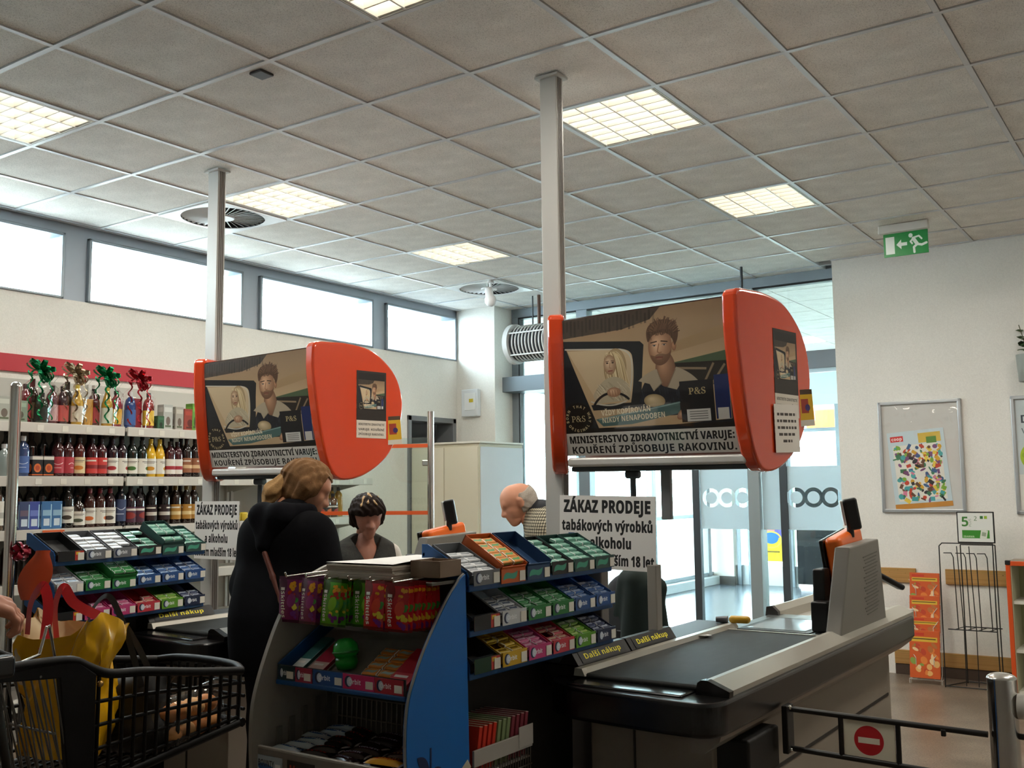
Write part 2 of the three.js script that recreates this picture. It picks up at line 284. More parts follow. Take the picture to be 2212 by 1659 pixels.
// ---------------------------------------------------------------- glazed entrance front and the porch behind it
const frost = M('#dfe8ec', 0.95, 0, { transmission: 0.45, thickness: 0, ior: 1.2 });
{
  const g = struct('window_front'); g.userData.label = 'glazed entrance front with grey aluminium frame';
  const bar = (n, x0, x1, y0, y1, z0 = ZG - 0.06, z1 = ZG + 0.05, m = alu) => mesh(n, boxAt(x0, x1, y0, y1, z0, z1, 0.004), m, g);
  bar('head_rail', -5.73, -2.4, 3.135, YC + 0.02); bar('jamb', -5.73, -5.65, 0, 3.135); bar('jamb', -2.42, -2.38, 0, 3.135);
  bar('transom', -5.76, -2.4, 2.37, 2.52, ZG - 0.06, ZG + 0.22, M('#7c868e', 0.45, 0.4));
  bar('mullion', -4.97, -4.85, 0, 3.135); bar('mullion', -3.276, -3.173, 0, 3.135, ZG - 0.08, ZG + 0.07, M('#9aa3a4', 0.5, 0.3));
  bar('bottom_rail', -5.65, -4.97, 0, 0.09); bar('bottom_rail', -4.85, -3.8, 0, 0.05);
  for (const [a, b] of [[-5.65, -4.97], [-4.85, -3.276], [-3.173, -2.42]]) {
    mesh('pane', boxAt(a, b, 2.52, 3.135, ZG - 0.004, ZG + 0.002), pane, g);
    bar('glazing_bead', a, b, 3.118, 3.135, ZG - 0.02, ZG + 0.052, M('#1e2326', 0.5)); bar('glazing_bead', a, b, 2.52, 2.535, ZG - 0.02, ZG + 0.052, M('#1e2326', 0.5));
  }
  bar('glazing_bead', -5.65, -5.635, 0.09, 3.13, ZG - 0.02, ZG + 0.052, M('#1e2326', 0.5));
  mesh('pane', boxAt(-5.65, -4.97, 0.09, 2.37, ZG - 0.004, ZG + 0.002), pane, g);
  const door = (n, a, b, label, st) => {
    const d = struct('door_' + n); d.userData.label = label;
    for (const [x0, x1] of st) mesh('door_stile', boxAt(x0, x1, 0.01, 2.36, ZG - 0.03, ZG + 0.03, 0.004), aluDark, d);
    mesh('door_rail', boxAt(a, b, 0.01, 0.06, ZG - 0.02, ZG + 0.02), alu, d);
    mesh('pane', boxAt(a, b, 0.06, 2.36, ZG - 0.004, ZG + 0.002), pane, d);
    return d;
  };
  door(2, -4.85, -3.81, 'left sliding glass door leaf of the entrance', [[-3.81, -3.745]]);
  const d3 = door(3, -3.745, -3.276, 'glass door leaf with frosted band left of the wide grey mullion', []);
  const d4 = door(4, -3.173, -2.42, 'glass leaf with frosted band right of the wide grey mullion', [[-3.01, -2.946]]);
  // frosted film with ring-chain logo cut out, discs left standing
  const film = (d, x0, x1, rings) => {
    const s = new THREE.Shape([[x0, 1.047], [x1, 1.047], [x1, 1.58], [x0, 1.58]].map(([a, b]) => new THREE.Vector2(a, b)));
    const R = 0.083, al = Math.acos((rings[1][0] - rings[0][0]) / 2 / R), h = new THREE.Path(), n = rings.length - 1;
    rings.forEach(([x], k) => h.absarc(x, 1.318, R, k ? Math.PI - al : Math.PI, k < n ? al : 0, true));
    [...rings].reverse().forEach(([x], k) => h.absarc(x, 1.318, R, k ? -al : 0, k < n ? al - Math.PI : -Math.PI, true));
    s.holes.push(h);
    mesh('frosted_film', new THREE.ExtrudeGeometry(s, { depth: 0.001, bevelEnabled: false, curveSegments: 28 }), frost, d, [0, 0, ZG + 0.006]);
    for (const [x] of rings) mesh('frosted_disc', C(0.052, 0.052, 0.001, 28).rotateX(Math.PI / 2), frost, d, [x, 1.318, ZG + 0.0065]);
  };
  film(d3, -3.74, -3.26, [[-3.64], [-3.495], [-3.35]]);
  film(d4, -3.17, -2.485, [[-2.875], [-2.73], [-2.585]]);
  // porch
  const zF = -14.2, p = struct('floor_porch'); p.userData.label = 'grey tiled porch floor behind the glass front';
  const ft = noiseTex(256, [80, 88, 97], 12, 0.01, 1); mesh('slab', new THREE.PlaneGeometry(5.4, 5.9).rotateX(-Math.PI / 2), T(ft, 0.25), p, [-3.9, 0.001, -11.38]);
  const w = struct('wall_porch'); w.userData.label = 'pale porch walls behind the glass front';
  slab('wall_face', w, -1.3, -1.2, 0, 3.4, ZG, zF - 0.2); slab('wall_face', w, -6.4, -1.2, 2.55, 3.4, zF - 0.2, zF, M('#cdd6d8', 0.8));
  slab('wall_face', w, -6.45, -5.78, 0, 2.55, zF - 0.1, zF + 0.1); slab('skirting', w, -6.4, -5.76, 0, 0.12, zF + 0.1, zF + 0.12, M('#55504c', 0.6));
  slab('wall_face', w, -4.2, -1.2, 0, 0.9, zF - 0.1, zF); slab('wall_face', w, -5.78, -4.87, 0, 0.28, zF - 0.1, zF, M('#d9dee0', 0.6));
  mesh('dark_panel', boxAt(-4.87, -4.25, 0.04, 1.55, zF - 0.06, zF + 0.02, 0.01), M('#15181b', 0.25), w);
  for (const x of [-5.72, -5.55, -4.93, -4.22]) mesh('frame_post', boxAt(x - 0.03, x + 0.03, 0, 2.55, zF - 0.07, zF + 0.05, 0.005), alu, w);
  mesh('pane', boxAt(-5.78, -4.2, 0.3, 2.55, zF - 0.03, zF - 0.025), pane, w); mesh('pane', boxAt(-4.2, -1.3, 0.9, 2.55, zF - 0.03, zF - 0.025), pane, w);
  for (const y of [1.62, 2.2]) mesh('frame_rail', boxAt(-5.7, -1.3, y - 0.025, y + 0.025, zF - 0.06, zF + 0.04), alu, w);
  const yp = canvas(128, 256, (x, a, b) => { fill(x, '#e7c81c', 0, 0, a, b); fill(x, '#6d63b5', 6, 8, a - 12, 110); x.fillStyle = '#e08a86'; x.beginPath(); x.ellipse(60, 60, 30, 44, 0.2, 0, 7); x.fill(); x.fillStyle = '#2f78c8'; x.beginPath(); x.ellipse(66, 120, 40, 34, 0, 0, 7); x.fill(); x.strokeStyle = '#f0dd50'; x.lineWidth = 8; x.beginPath(); x.ellipse(64, 130, 56, 46, 0, 0, 7); x.stroke(); x.fillStyle = '#3b4a2c'; fill(x, '#6a5a1a', 18, 196, 92, 8); });
  tag(mesh('porch_poster', B(0.34, 0.62, 0.008), T(yp, 0.5), scene, [-5.22, 0.66, zF + 0.07]), 'yellow and blue poster standing at the far end of the porch', 'poster');
  const gl = struct('window_porch'); gl.userData.label = 'side glazing of the porch on a low kerb';
  mesh('kerb', boxAt(-6.25, -6.0, 0, 0.12, ZG - 0.1, zF, 0.01), M('#b9c0c4', 0.6), gl);
  for (const z of [-8.6, -10.4, -12.2, -13.95]) mesh('frame_post', boxAt(-6.18, -6.08, 0.12, 3.2, z - 0.05, z + 0.05, 0.005), alu, gl);
  for (const y of [0.15, 1.0, 2.5]) mesh('frame_rail', boxAt(-6.16, -6.1, y - 0.025, y + 0.025, ZG, zF, 0.004), alu, gl);
  for (let k = 0; k < 3; k++) mesh('pane', boxAt(-6.135, -6.13, 0.17, 3.2, -8.65 - 1.78 * k, -10.35 - 1.78 * k), pane, gl);
  const pc = struct('ceiling_porch'); pc.userData.label = 'tiled porch ceiling seen through the upper glass';
  for (let i = 0; i < 9; i++) for (let j = 0; j < 8; j++) { const x = -6.05 + 0.6 * j, z = -8.8 - 0.6 * i; if (i === 6 && j === 3) continue; mesh('ceiling_tile', B(0.585, 0.014, 0.585), tileMat, pc, [x + 0.1, YC + 0.007, z]); }
  mesh('ceiling_void', B(5.4, 0.06, 6), gridMat, pc, [-3.85, YC + 0.19, -11.45]);
  { const t = thing('ceiling_lamp', 'square ceiling lamp in the porch, seen through the glass above the frosted band', 'lamp', [-4.15, YC, -12.4], 0, 'louvred ceiling lamps');
    mesh('housing', B(0.57, 0.05, 0.57), M('#e9e6dd', 0.4), t, [0, 0.035, 0]); mesh('light_panel', B(0.54, 0.01, 0.54), new THREE.MeshStandardMaterial({ color: '#fff8ea', emissive: new THREE.Color().setRGB(1, 0.97, 0.9), emissiveIntensity: 2.5 }), t, [0, 0.004, 0]);
    const l = new THREE.RectAreaLight(new THREE.Color().setRGB(1, 0.94, 0.83), LAMP * 0.6, 0.54, 0.54); l.name = 'lamp_light'; l.position.set(0, -0.006, 0); l.rotation.x = -Math.PI / 2; t.add(l); }
  // outside
  const out = struct('ground_outside'); out.userData.label = 'pale paving outside'; mesh('paving', new THREE.PlaneGeometry(60, 60).rotateX(-Math.PI / 2), M('#b9b7b0', 0.9), out, [-10, -0.13, -20]);
  { const c = struct('added_canopy_outside'); c.userData.label = 'added unseen roof keeping sky light off the porch floor'; mesh('added_sky_blocker', boxAt(-9.6, -6.2, 3.25, 3.4, -8.7, -15.5), M('#8d9094', 0.8), c); for (const z of [-9, -15.2]) mesh('added_canopy_post', boxAt(-9.5, -9.38, -0.13, 3.25, z - 0.06, z + 0.06), alu, c); }  // added roof, out of view, holds sky light back from the porch floor
  const q = thing('market_parasol', 'closed green parasol standing outside the porch', 'parasol', [-4.75, -0.12, -16.5]);
  mesh('pole', C(0.025, 0.025, 2.1, 12), M('#cfcfcf', 0.4), q, [0, 1.05, 0]); mesh('canopy', lathe([[0, 2.15], [0.04, 2.1], [0.1, 1.9], [0.16, 1.5], [0.17, 1.1], [0.02, 1.0]], 10), M('#2f7d55', 0.8), q);
  const kb = thing('market_stall', 'lime green stall wall with orange awning outside', 'stall', [-4.2, -0.12, -17.6]);
  mesh('stall_wall', B(0.7, 2.4, 0.08), M('#b9cf6a', 0.8), kb, [0.3, 1.2, 0]); mesh('awning', B(1.6, 0.35, 0.7, 0.03), M('#c9653a', 0.8), kb, [-0.6, 2.75, 0.3], [0.3, 0, 0]); mesh('post', C(0.04, 0.04, 2.7, 10), M('#d8d8d8', 0.5), kb, [-1.3, 1.35, 0.4]);
}
{ // warm-air drum heater over the doors
  const h = thing('air_heater', 'long white drum air heater with ring grille hanging over the entrance doors', 'heater', [-4.2, 2.775, -7.85]);
  const wm = M('#dfe1e0', 0.4);
  mesh('drum', C(0.15, 0.15, 2.24, 32).rotateZ(Math.PI / 2), M('#3c4146', 0.7), h);
  for (let k = 0; k < 58; k++) mesh('grille_ring', new THREE.TorusGeometry(0.165, 0.0075, 6, 36).rotateY(Math.PI / 2), wm, h, [-1.06 + k * 0.0372, 0, 0]);
  for (const x of [-1.13, 1.13]) mesh('end_cap', C(0.19, 0.19, 0.05, 36).rotateZ(Math.PI / 2), wm, h, [x, 0, 0]);
  for (let k = 0; k < 5; k++) { const a = k * 1.2566 + 0.5; mesh('grille_bar', B(2.2, 0.012, 0.012), wm, h, [0, Math.sin(a) * 0.173, Math.cos(a) * 0.173]); }
  for (const [x, r] of [[-0.93, 0.007], [-0.86, 0.017], [1.13, 0.011]]) mesh('hanger', C(r, r, 0.29, 10), r > 0.015 ? M('#6b4d40', 0.5) : aluDark, h, [x, 0.298, 0]);
}
// ---------------------------------------------------------------- posts, advertising boxes, notices
const COLX = -2.272, COLZ = -3.648, DX = -2.222;
{
  const g = thing('post', 'tall white square post right of centre, carrying the right advertising box', 'post', [COLX, 0, COLZ]);
  mesh('shaft', B(0.085, YC, 0.055, 0.004), M('#bdbbb6', 0.45, 0.1), g, [0, YC / 2, 0]);
  for (const z of [-0.012, 0.0, 0.012]) mesh('groove', B(0.002, YC - 0.02, 0.006), M('#6d6660', 0.6), g, [0.0432, YC / 2, z]);
  mesh('ceiling_collar', B(0.12, 0.012, 0.09, 0.003), M('#bdbbb6', 0.45), g, [0, YC - 0.008, 0]);
  copy(g, [COLX + DX, 0, COLZ], 0, 'tall white square post left of centre, carrying the left advertising box');
}
const ad = canvas(1024, 768, (x, W, H) => {
  // print: tan sky and road, open car, woman behind the quarter window, man standing, dark packs, warning strip
  const g = x.createLinearGradient(0, 0, 0, 300); g.addColorStop(0, '#8d7358'); g.addColorStop(1, '#c2a682'); x.fillStyle = g; x.fillRect(0, 0, W, H);
  x.fillStyle = '#463c33'; x.beginPath(); x.moveTo(0, 0); x.lineTo(620, 0); x.lineTo(560, 60); x.lineTo(400, 95); x.lineTo(0, 110); x.fill();
  for (let i = 0; i < 26; i++) { x.fillStyle = `rgba(30,26,22,${0.2 + 0.3 * rnd()})`; x.fillRect(i * 23, 4 + rnd() * 20, 12, 50 + rnd() * 40); }
  x.fillStyle = '#a98d69'; x.beginPath(); x.moveTo(620, 210); x.lineTo(1024, 120); x.lineTo(1024, 190); x.lineTo(600, 260); x.fill();
  x.fillStyle = '#4f6247'; x.beginPath(); x.moveTo(680, 300); x.lineTo(1024, 255); x.lineTo(1024, 330); x.lineTo(690, 330); x.fill();
  x.fillStyle = '#2b2622'; x.beginPath(); x.moveTo(600, 300); x.lineTo(1024, 315); x.lineTo(1024, 430); x.lineTo(600, 420); x.fill();
  x.strokeStyle = '#8e7a60'; x.lineWidth = 12; for (const [a, b, c, d] of [[840, 420, 900, 320], [880, 430, 960, 330], [700, 330, 860, 345]]) { x.beginPath(); x.moveTo(a, b); x.lineTo(c, d); x.stroke(); }
  // dark door and window frame
  x.fillStyle = '#171c22'; x.beginPath(); x.moveTo(0, 120); x.lineTo(60, 160); x.lineTo(230, 640); x.lineTo(1024, 600); x.lineTo(1024, 640); x.lineTo(0, 640); x.fill();
  x.fillStyle = '#cdb694'; x.beginPath(); x.moveTo(70, 180); x.lineTo(400, 200); x.quadraticCurveTo(480, 215, 470, 280); x.lineTo(430, 470); x.lineTo(230, 480); x.fill();
  x.fillStyle = '#1d2024'; x.beginPath(); x.moveTo(30, 120); x.lineTo(500, 170); x.lineTo(520, 190); x.lineTo(480, 520); x.lineTo(200, 520); x.lineTo(190, 490); x.lineTo(425, 490); x.quadraticCurveTo(465, 330, 450, 240); x.quadraticCurveTo(440, 200, 360, 195); x.lineTo(60, 165); x.fill();
  x.strokeStyle = '#c9c3b4'; x.lineWidth = 8; x.beginPath(); x.moveTo(55, 168); x.lineTo(380, 200); x.quadraticCurveTo(450, 215, 447, 290); x.quadraticCurveTo(440, 420, 400, 478); x.quadraticCurveTo(300, 520, 190, 470); x.stroke();
  // woman
  const orb = (cx, cy, rx, ry, c0, c1, rot = 0, ox = -0.3, oy = -0.3) => { x.save(); x.translate(cx, cy); x.rotate(rot); x.scale(rx, ry); const q = x.createRadialGradient(ox, oy, 0.1, 0, 0, 1); q.addColorStop(0, c0); q.addColorStop(1, c1); x.fillStyle = q; x.beginPath(); x.arc(0, 0, 1, 0, 7); x.fill(); x.restore(); };
  const line = (c, w, p) => { x.strokeStyle = c; x.lineWidth = w; x.lineCap = 'round'; x.beginPath(); p.forEach(([a, b], i) => (i ? x.lineTo(a, b) : x.moveTo(a, b))); x.stroke(); };
  const strands = (n, c, f) => { for (let i = 0; i < n; i++) { const [p, q, r, t2] = f(i / n); x.strokeStyle = c[(rnd() * c.length) | 0]; x.lineWidth = 1 + rnd() * 3; x.beginPath(); x.moveTo(...p); x.bezierCurveTo(...q, ...r, ...t2); x.stroke(); } };
  orb(348, 300, 66, 108, '#dcc7a0', '#a38a66', 0.1); strands(70, ['#e8d8b4', '#c4aa80', '#8f7650', '#d8c294'], (k) => [[300 + k * 60, 208 + rnd() * 10], [280 + k * 130, 240], [285 + k * 120, 320], [290 + k * 130 + rnd() * 10, 400]]);
  orb(318, 278, 36, 54, '#e2c4a4', '#9c7a5e'); line('#5c4234', 4, [[296, 260], [312, 258]]); line('#5c4234', 4, [[328, 258], [344, 260]]); orb(304, 268, 7, 4, '#3a2a22', '#3a2a22'); orb(336, 268, 7, 4, '#3a2a22', '#3a2a22'); line('#a57f62', 4, [[320, 268], [315, 294], [324, 297]]); line('#8a4a40', 6, [[308, 312], [330, 311]]);
  x.fillStyle = '#b9ab90'; x.beginPath(); x.moveTo(205, 440); x.quadraticCurveTo(270, 335, 345, 345); x.quadraticCurveTo(440, 370, 424, 475); x.lineTo(225, 485); x.fill(); strands(60, ['#cfc2a6', '#9c8f76', '#857a64', '#d8cdb4'], () => { const a = 225 + rnd() * 180, b = 370 + rnd() * 80; return [[a, b], [a + 8, b + 8], [a + 12, b + 14], [a + 14 + rnd() * 14, b + 26]]; });
  x.strokeStyle = '#191a1c'; x.lineWidth = 13; x.beginPath(); x.arc(320, 560, 130, 3.7, 5.5); x.stroke(); orb(330, 428, 40, 26, '#dfb997', '#9a6f54'); for (let i = 0; i < 4; i++) line('#8d6248', 3, [[304 + i * 16, 418], [308 + i * 16, 446]]);
  // man
  x.fillStyle = '#1c2029'; x.beginPath(); x.moveTo(462, 570); x.quadraticCurveTo(472, 385, 570, 345); x.lineTo(705, 352); x.quadraticCurveTo(800, 400, 790, 570); x.fill(); strands(60, ['#262b36', '#12151b', '#303644'], () => { const a = 480 + rnd() * 290, b = 400 + rnd() * 120; return [[a, b], [a, b + 10], [a + 4, b + 24], [a + rnd() * 8, b + 44]]; });
  orb(635, 330, 56, 92, '#c79a78', '#7d5a44'); x.fillStyle = '#b0a18a'; x.beginPath(); x.moveTo(476, 380); x.quadraticCurveTo(520, 340, 585, 325); x.lineTo(612, 400); x.lineTo(560, 440); x.lineTo(540, 400); x.fill(); x.beginPath(); x.moveTo(694, 322); x.lineTo(640, 425); x.lineTo(690, 440); x.lineTo(720, 400); x.lineTo(830, 430); x.quadraticCurveTo(790, 360, 694, 322); x.fill(); line('#857863', 4, [[590, 340], [608, 400], [570, 430]]); line('#857863', 4, [[690, 336], [640, 424]]);
  orb(612, 208, 66, 100, '#e0b693', '#8f674c', 0.06, -0.35, -0.1); orb(690, 214, 13, 25, '#c2916e', '#8a6047');
  x.fillStyle = 'rgba(72,50,38,0.42)'; x.beginPath(); x.moveTo(556, 250); x.quadraticCurveTo(570, 310, 612, 308); x.quadraticCurveTo(668, 300, 676, 225); x.quadraticCurveTo(660, 262, 630, 250); x.quadraticCurveTo(600, 240, 580, 258); x.fill();
  x.fillStyle = '#5a4232'; x.beginPath(); x.moveTo(543, 178); x.quadraticCurveTo(522, 92, 592, 74); x.quadraticCurveTo(700, 52, 718, 138); x.quadraticCurveTo(716, 190, 692, 212); x.quadraticCurveTo(684, 152, 640, 140); x.quadraticCurveTo(572, 128, 550, 180); x.fill(); strands(90, ['#634936', '#513b2c', '#6e523d'], (k) => [[546 + k * 160, 150 - 30 * Math.sin(k * 3)], [556 + k * 150, 110], [566 + k * 140, 86], [576 + k * 130 + rnd() * 14, 72 + rnd() * 24]]);
  for (let i = 0; i < 46; i++) { const a = Math.PI * (1.02 + 0.96 * (i / 45)), cx = 630 + Math.cos(a) * 84, cy = 150 + Math.sin(a) * 84; line(['#4a3527', '#604836', '#73573f'][i % 3], 5, [[630 + Math.cos(a) * 62, 150 + Math.sin(a) * 62], [cx + rr(-4, 14), cy + rr(-14, 4)]]); }
  for (let i = 0; i < 30; i++) { const a = 552 + i * 4.6; line(['#4a3527', '#604836'][i % 2], 4, [[a + rr(-6, 6), 128], [a + rr(-8, 4), 142 + 10 * rnd() + (i < 4 || i > 26 ? 22 : 0)]]); }
  line('#3a281e', 6, [[562, 186], [594, 182]]); line('#3a281e', 6, [[620, 182], [654, 188]]); for (const a of [580, 636]) { orb(a, 202, 10, 5, '#d8cfc4', '#a89484'); orb(a, 202, 4, 4, '#22262a', '#22262a'); line('#4a3428', 2, [[a - 12, 198], [a + 12, 199]]); } line('#9c7052', 6, [[606, 196], [596, 236], [606, 243], [618, 240]]); line('#7a4438', 6, [[586, 266], [604, 264], [624, 267]]); line('#a06a58', 4, [[592, 274], [616, 275]]);
  orb(560, 490, 60, 36, '#e0cca6', '#a38d68', 0.1); fill(x, '#22262a', 520, 520, 30, 30); x.fillStyle = '#4e6e6c'; x.beginPath(); x.moveTo(210, 570); x.lineTo(700, 500); x.lineTo(700, 560); x.lineTo(420, 605); x.lineTo(250, 610); x.fill(); line('#86a3a0', 6, [[230, 572], [700, 506]]);
  orb(722, 560, 50, 24, '#d2a888', '#96694e', -0.6);
  // packs
  fill(x, '#17191f', 705, 400, 185, 210); fill(x, '#1c2c63', 895, 380, 80, 220); fill(x, '#20242c', 978, 390, 46, 215);
  fill(x, '#d6d4cf', 735, 545, 130, 62); fill(x, '#cfccc6', 905, 545, 60, 58); text(x, 'P&S', 800, 470, 48, '#b9a77c', { font: 'serif', align: 'center' });
  for (let i = 0; i < 4; i++) fill(x, '#44413d', 750, 556 + i * 12, 100, 3);
  // lettering
  text(x, 'VŽDY KOPÍROVÁN', 245, 552, 40, '#f2e6c8', { w: 290, rot: -0.04 }); text(x, 'NIKDY NENAPODOBEN', 245, 592, 40, '#e6dbbe', { w: 370, rot: -0.04 });
  x.fillStyle = '#191512'; x.fillRect(0, 618, W, 34); x.beginPath(); x.arc(105, 560, 88, 0, 7); x.fill();
  const ring = (s, a0, a1, flip) => { [...s].forEach((c, i) => { const a = a0 + ((a1 - a0) * i) / (s.length - 1); x.save(); x.translate(105 + Math.cos(a) * 68, 560 + Math.sin(a) * 68); x.rotate(flip ? a - Math.PI / 2 : a + Math.PI / 2); x.fillStyle = '#cdbb92'; x.font = 'bold 22px sans-serif'; x.textAlign = 'center'; x.fillText(c, 0, 8); x.restore(); }); };
  ring('BORN THAT WAY', Math.PI - 0.25, 2 * Math.PI + 0.25, false); ring('ORIGINAL', Math.PI - 0.65, 0.65, true);
  text(x, 'P&S', 105, 578, 46, '#cdbb92', { font: 'serif', align: 'center', bold: false });
  fill(x, '#e2dfd9', 0, 642, W, 126);
  text(x, 'MINISTERSTVO ZDRAVOTNICTVÍ VARUJE:', 34, 698, 54, '#17171a', { w: 950, heavy: 0.03 }); text(x, 'KOUŘENÍ ZPŮSOBUJE RAKOVINU.', 40, 756, 54, '#17171a', { w: 950 });
});
const smallAd = canvas(256, 448, (x, W, H) => { fill(x, '#2a241f', 0, 0, W, H); x.drawImage(ad.image, 0, 0, 1024, 640, 14, 60, 228, 200); fill(x, '#171310', 14, 14, 228, 46); fill(x, '#d8cfc0', 0, 330, W, 118); for (const y of [352, 386, 418]) text(x, ['MINISTERSTVO ZDRAVOTNICTVÍ', 'VARUJE: KOUŘENÍ', 'ZPŮSOBUJE RAKOVINU.'][[352, 386, 418].indexOf(y)], 16, y + 12, 22, '#26221e', { w: 224 }); });
const note = canvas(256, 288, (x, W, H) => { fill(x, '#e3dcd2', 0, 0, W, H); [200, 206, 200, 176, 96].forEach((w, i) => { for (let p = 128 - w / 2; p < 128 + w / 2; ) { const q = 14 + rnd() * 34; fill(x, '#4a443e', p, 52 + i * 40, Math.min(q, 128 + w / 2 - p), 16); p += q + 9; } }); });
const yellowAd = canvas(128, 192, (x, W, H) => { fill(x, '#d7a81f', 0, 0, W, H); fill(x, '#4d3a22', 0, 0, W, 26); x.fillStyle = '#a03a26'; x.fillRect(40, 50, 54, 74); x.fillStyle = '#3c2c6a'; x.beginPath(); x.arc(86, 96, 18, 0, 7); x.fill(); fill(x, '#d6d0c2', 0, 160, W, 32); });
{
  const orange = M('#d8451b', 0.2, 0, { clearcoat: 1, clearcoatRoughness: 0.05 }), sh = M('#c9c7c3', 0.5);
  const prof = [[-0.05, 2.132], [-0.05, 2.026], [-0.035, 1.904], [-0.01, 1.765], [0.023, 1.626], [0.062, 1.53], [0.113, 1.487], [0.207, 1.49], [0.306, 1.525], [0.411, 1.595], [0.483, 1.7], [0.519, 1.818], [0.519, 1.915], [0.477, 2.019], [0.393, 2.096], [0.297, 2.142], [0.163, 2.158], [0.052, 2.155], [-0.03, 2.15]];
  const curve = new THREE.SplineCurve([...prof, prof[0]].map(([a, b]) => new THREE.Vector2(a, b - 1.487))).getPoints(80);
  const make = (dx, label) => {
    const t = thing('advertising_box', label, 'advertisement', [-1.81 + dx, 1.487, -3.575], 0.17);
    const W2 = 0.355, front = (y) => { const P = [[0, 0.113], [0.043, 0.062], [0.139, 0.023], [0.278, -0.01], [0.417, -0.035], [0.539, -0.05], [0.66, -0.05]]; for (let i = 1; i < P.length; i++) if (y <= P[i][0]) { const k = (y - P[i - 1][0]) / (P[i][0] - P[i - 1][0]); return P[i - 1][1] + (P[i][1] - P[i - 1][1]) * k; } return -0.05; };
    for (const s of [-1, 1]) {
      const shp = new THREE.Shape(curve.map((p) => p.clone()));
      const c = mesh('end_cap', new THREE.ExtrudeGeometry(shp, { depth: 0.034, bevelEnabled: true, bevelSize: 0.014, bevelThickness: 0.016, bevelSegments: 5 }).rotateY(Math.PI / 2).translate(s < 0 ? -0.034 : 0, 0, 0), orange, t, [s * W2, 0, 0], [0, s * -0.3, 0]); if (s < 0) c.scale.y = 0.94;
      if (s > 0) {                                                    // stickers on the outer face of the cap
        const o = 0.0505;
        mesh('side_poster', B(0.2, 0.35, 0.002), T(smallAd, 0.35), c, [o, 0.375, -0.315], [0, Math.PI / 2, 0]);
        mesh('side_sticker', B(0.1, 0.15, 0.002), T(yellowAd, 0.4), c, [o + 0.006, 0.245, -0.455], [0, Math.PI / 2 - 0.3, 0.08]);
        if (!dx) mesh('side_notice', B(0.205, 0.19, 0.0015), T(note, 0.7), c, [o + 0.006, 0.155, -0.295], [0.03, Math.PI / 2, 0]);
      }
    }
    const y0 = 0.06, y1 = 0.645;
    mesh('poster', sheet(12, 24, (u, v) => { const y = y0 + (y1 - 0.042 * (1 - u) - y0) * v; return [-W2 - 0.005 + (2 * W2 + 0.02) * u, y, -front(y) + 0.004]; }), T(ad, 0.3, { clearcoat: 1, clearcoatRoughness: 0.03 }), t);
    mesh('bottom_rail', boxAt(-W2, W2 + 0.02, 0.015, 0.052, -0.1, -0.045, 0.012), M('#dcdbd8', 0.3, 0.2), t);
    mesh('lower_edge', boxAt(-W2, W2 + 0.02, -0.004, 0.016, -0.2, -0.09, 0.006), aluDark, t);
    mesh('top_cover', sheet(2, 12, (u, v) => [-W2 + 2 * W2 * u, 0.65 - 0.042 * (1 - u) + 0.02 * Math.sin(v * 3), 0.05 - 0.45 * v]), sh, t);
    mesh('back_cover', sheet(2, 20, (u, v) => { const a = 1.4 - 2.9 * v; return [-W2 - 0.05 + (2 * W2 + 0.1) * u, 0.33 + 0.32 * Math.sin(a), -0.25 - 0.25 * Math.cos(a)]; }), sh, t);
    mesh('bracket', B(0.06, 0.035, 0.05, 0.012), aluDark, t, [-0.105, -0.018, -0.14]); mesh('support_pole', C(0.012, 0.012, 0.3, 14), aluDark, t, [-0.105, -0.17, -0.14]); mesh('junction_box', B(0.04, 0.2, 0.035, 0.004), M('#76777a', 0.5), t, [0.035, -0.1, -0.14]);
    return t;
  };
  make(0, 'orange-ended advertising box at the right till with car advert and smoking warning');
  make(DX, 'orange-ended advertising box at the left till, above the woman in black');
}
const notice = canvas(768, 520, (x, W, H) => { fill(x, '#e6e3de', 0, 0, W, H); const f = (s, y, sz, w) => text(x, s, W / 2, y, sz, '#141414', { align: 'center', w, heavy: 0.05 }); f('ZÁKAZ PRODEJE', 120, 120, 700); f('tabákových výrobků', 250, 100, 730); f('a alkoholu', 370, 100, 400); f('osobám mladším 18 let', 490, 96, 744); });
tag(mesh('age_notice', B(0.432, 0.288, 0.004), T(notice, 0.7), scene, [-1.982, 1.24, -3.545], [0, 0, -0.02]), 'white black-lettered notice on the right post, behind the gum rack', 'notice');
tag(mesh('age_notice', B(0.352, 0.302, 0.004), T(notice, 0.7), scene, [-4.318, 1.217, -3.545], [0, 0, 0]), 'white black-lettered notice on the left post, beside the woman in black', 'notice');
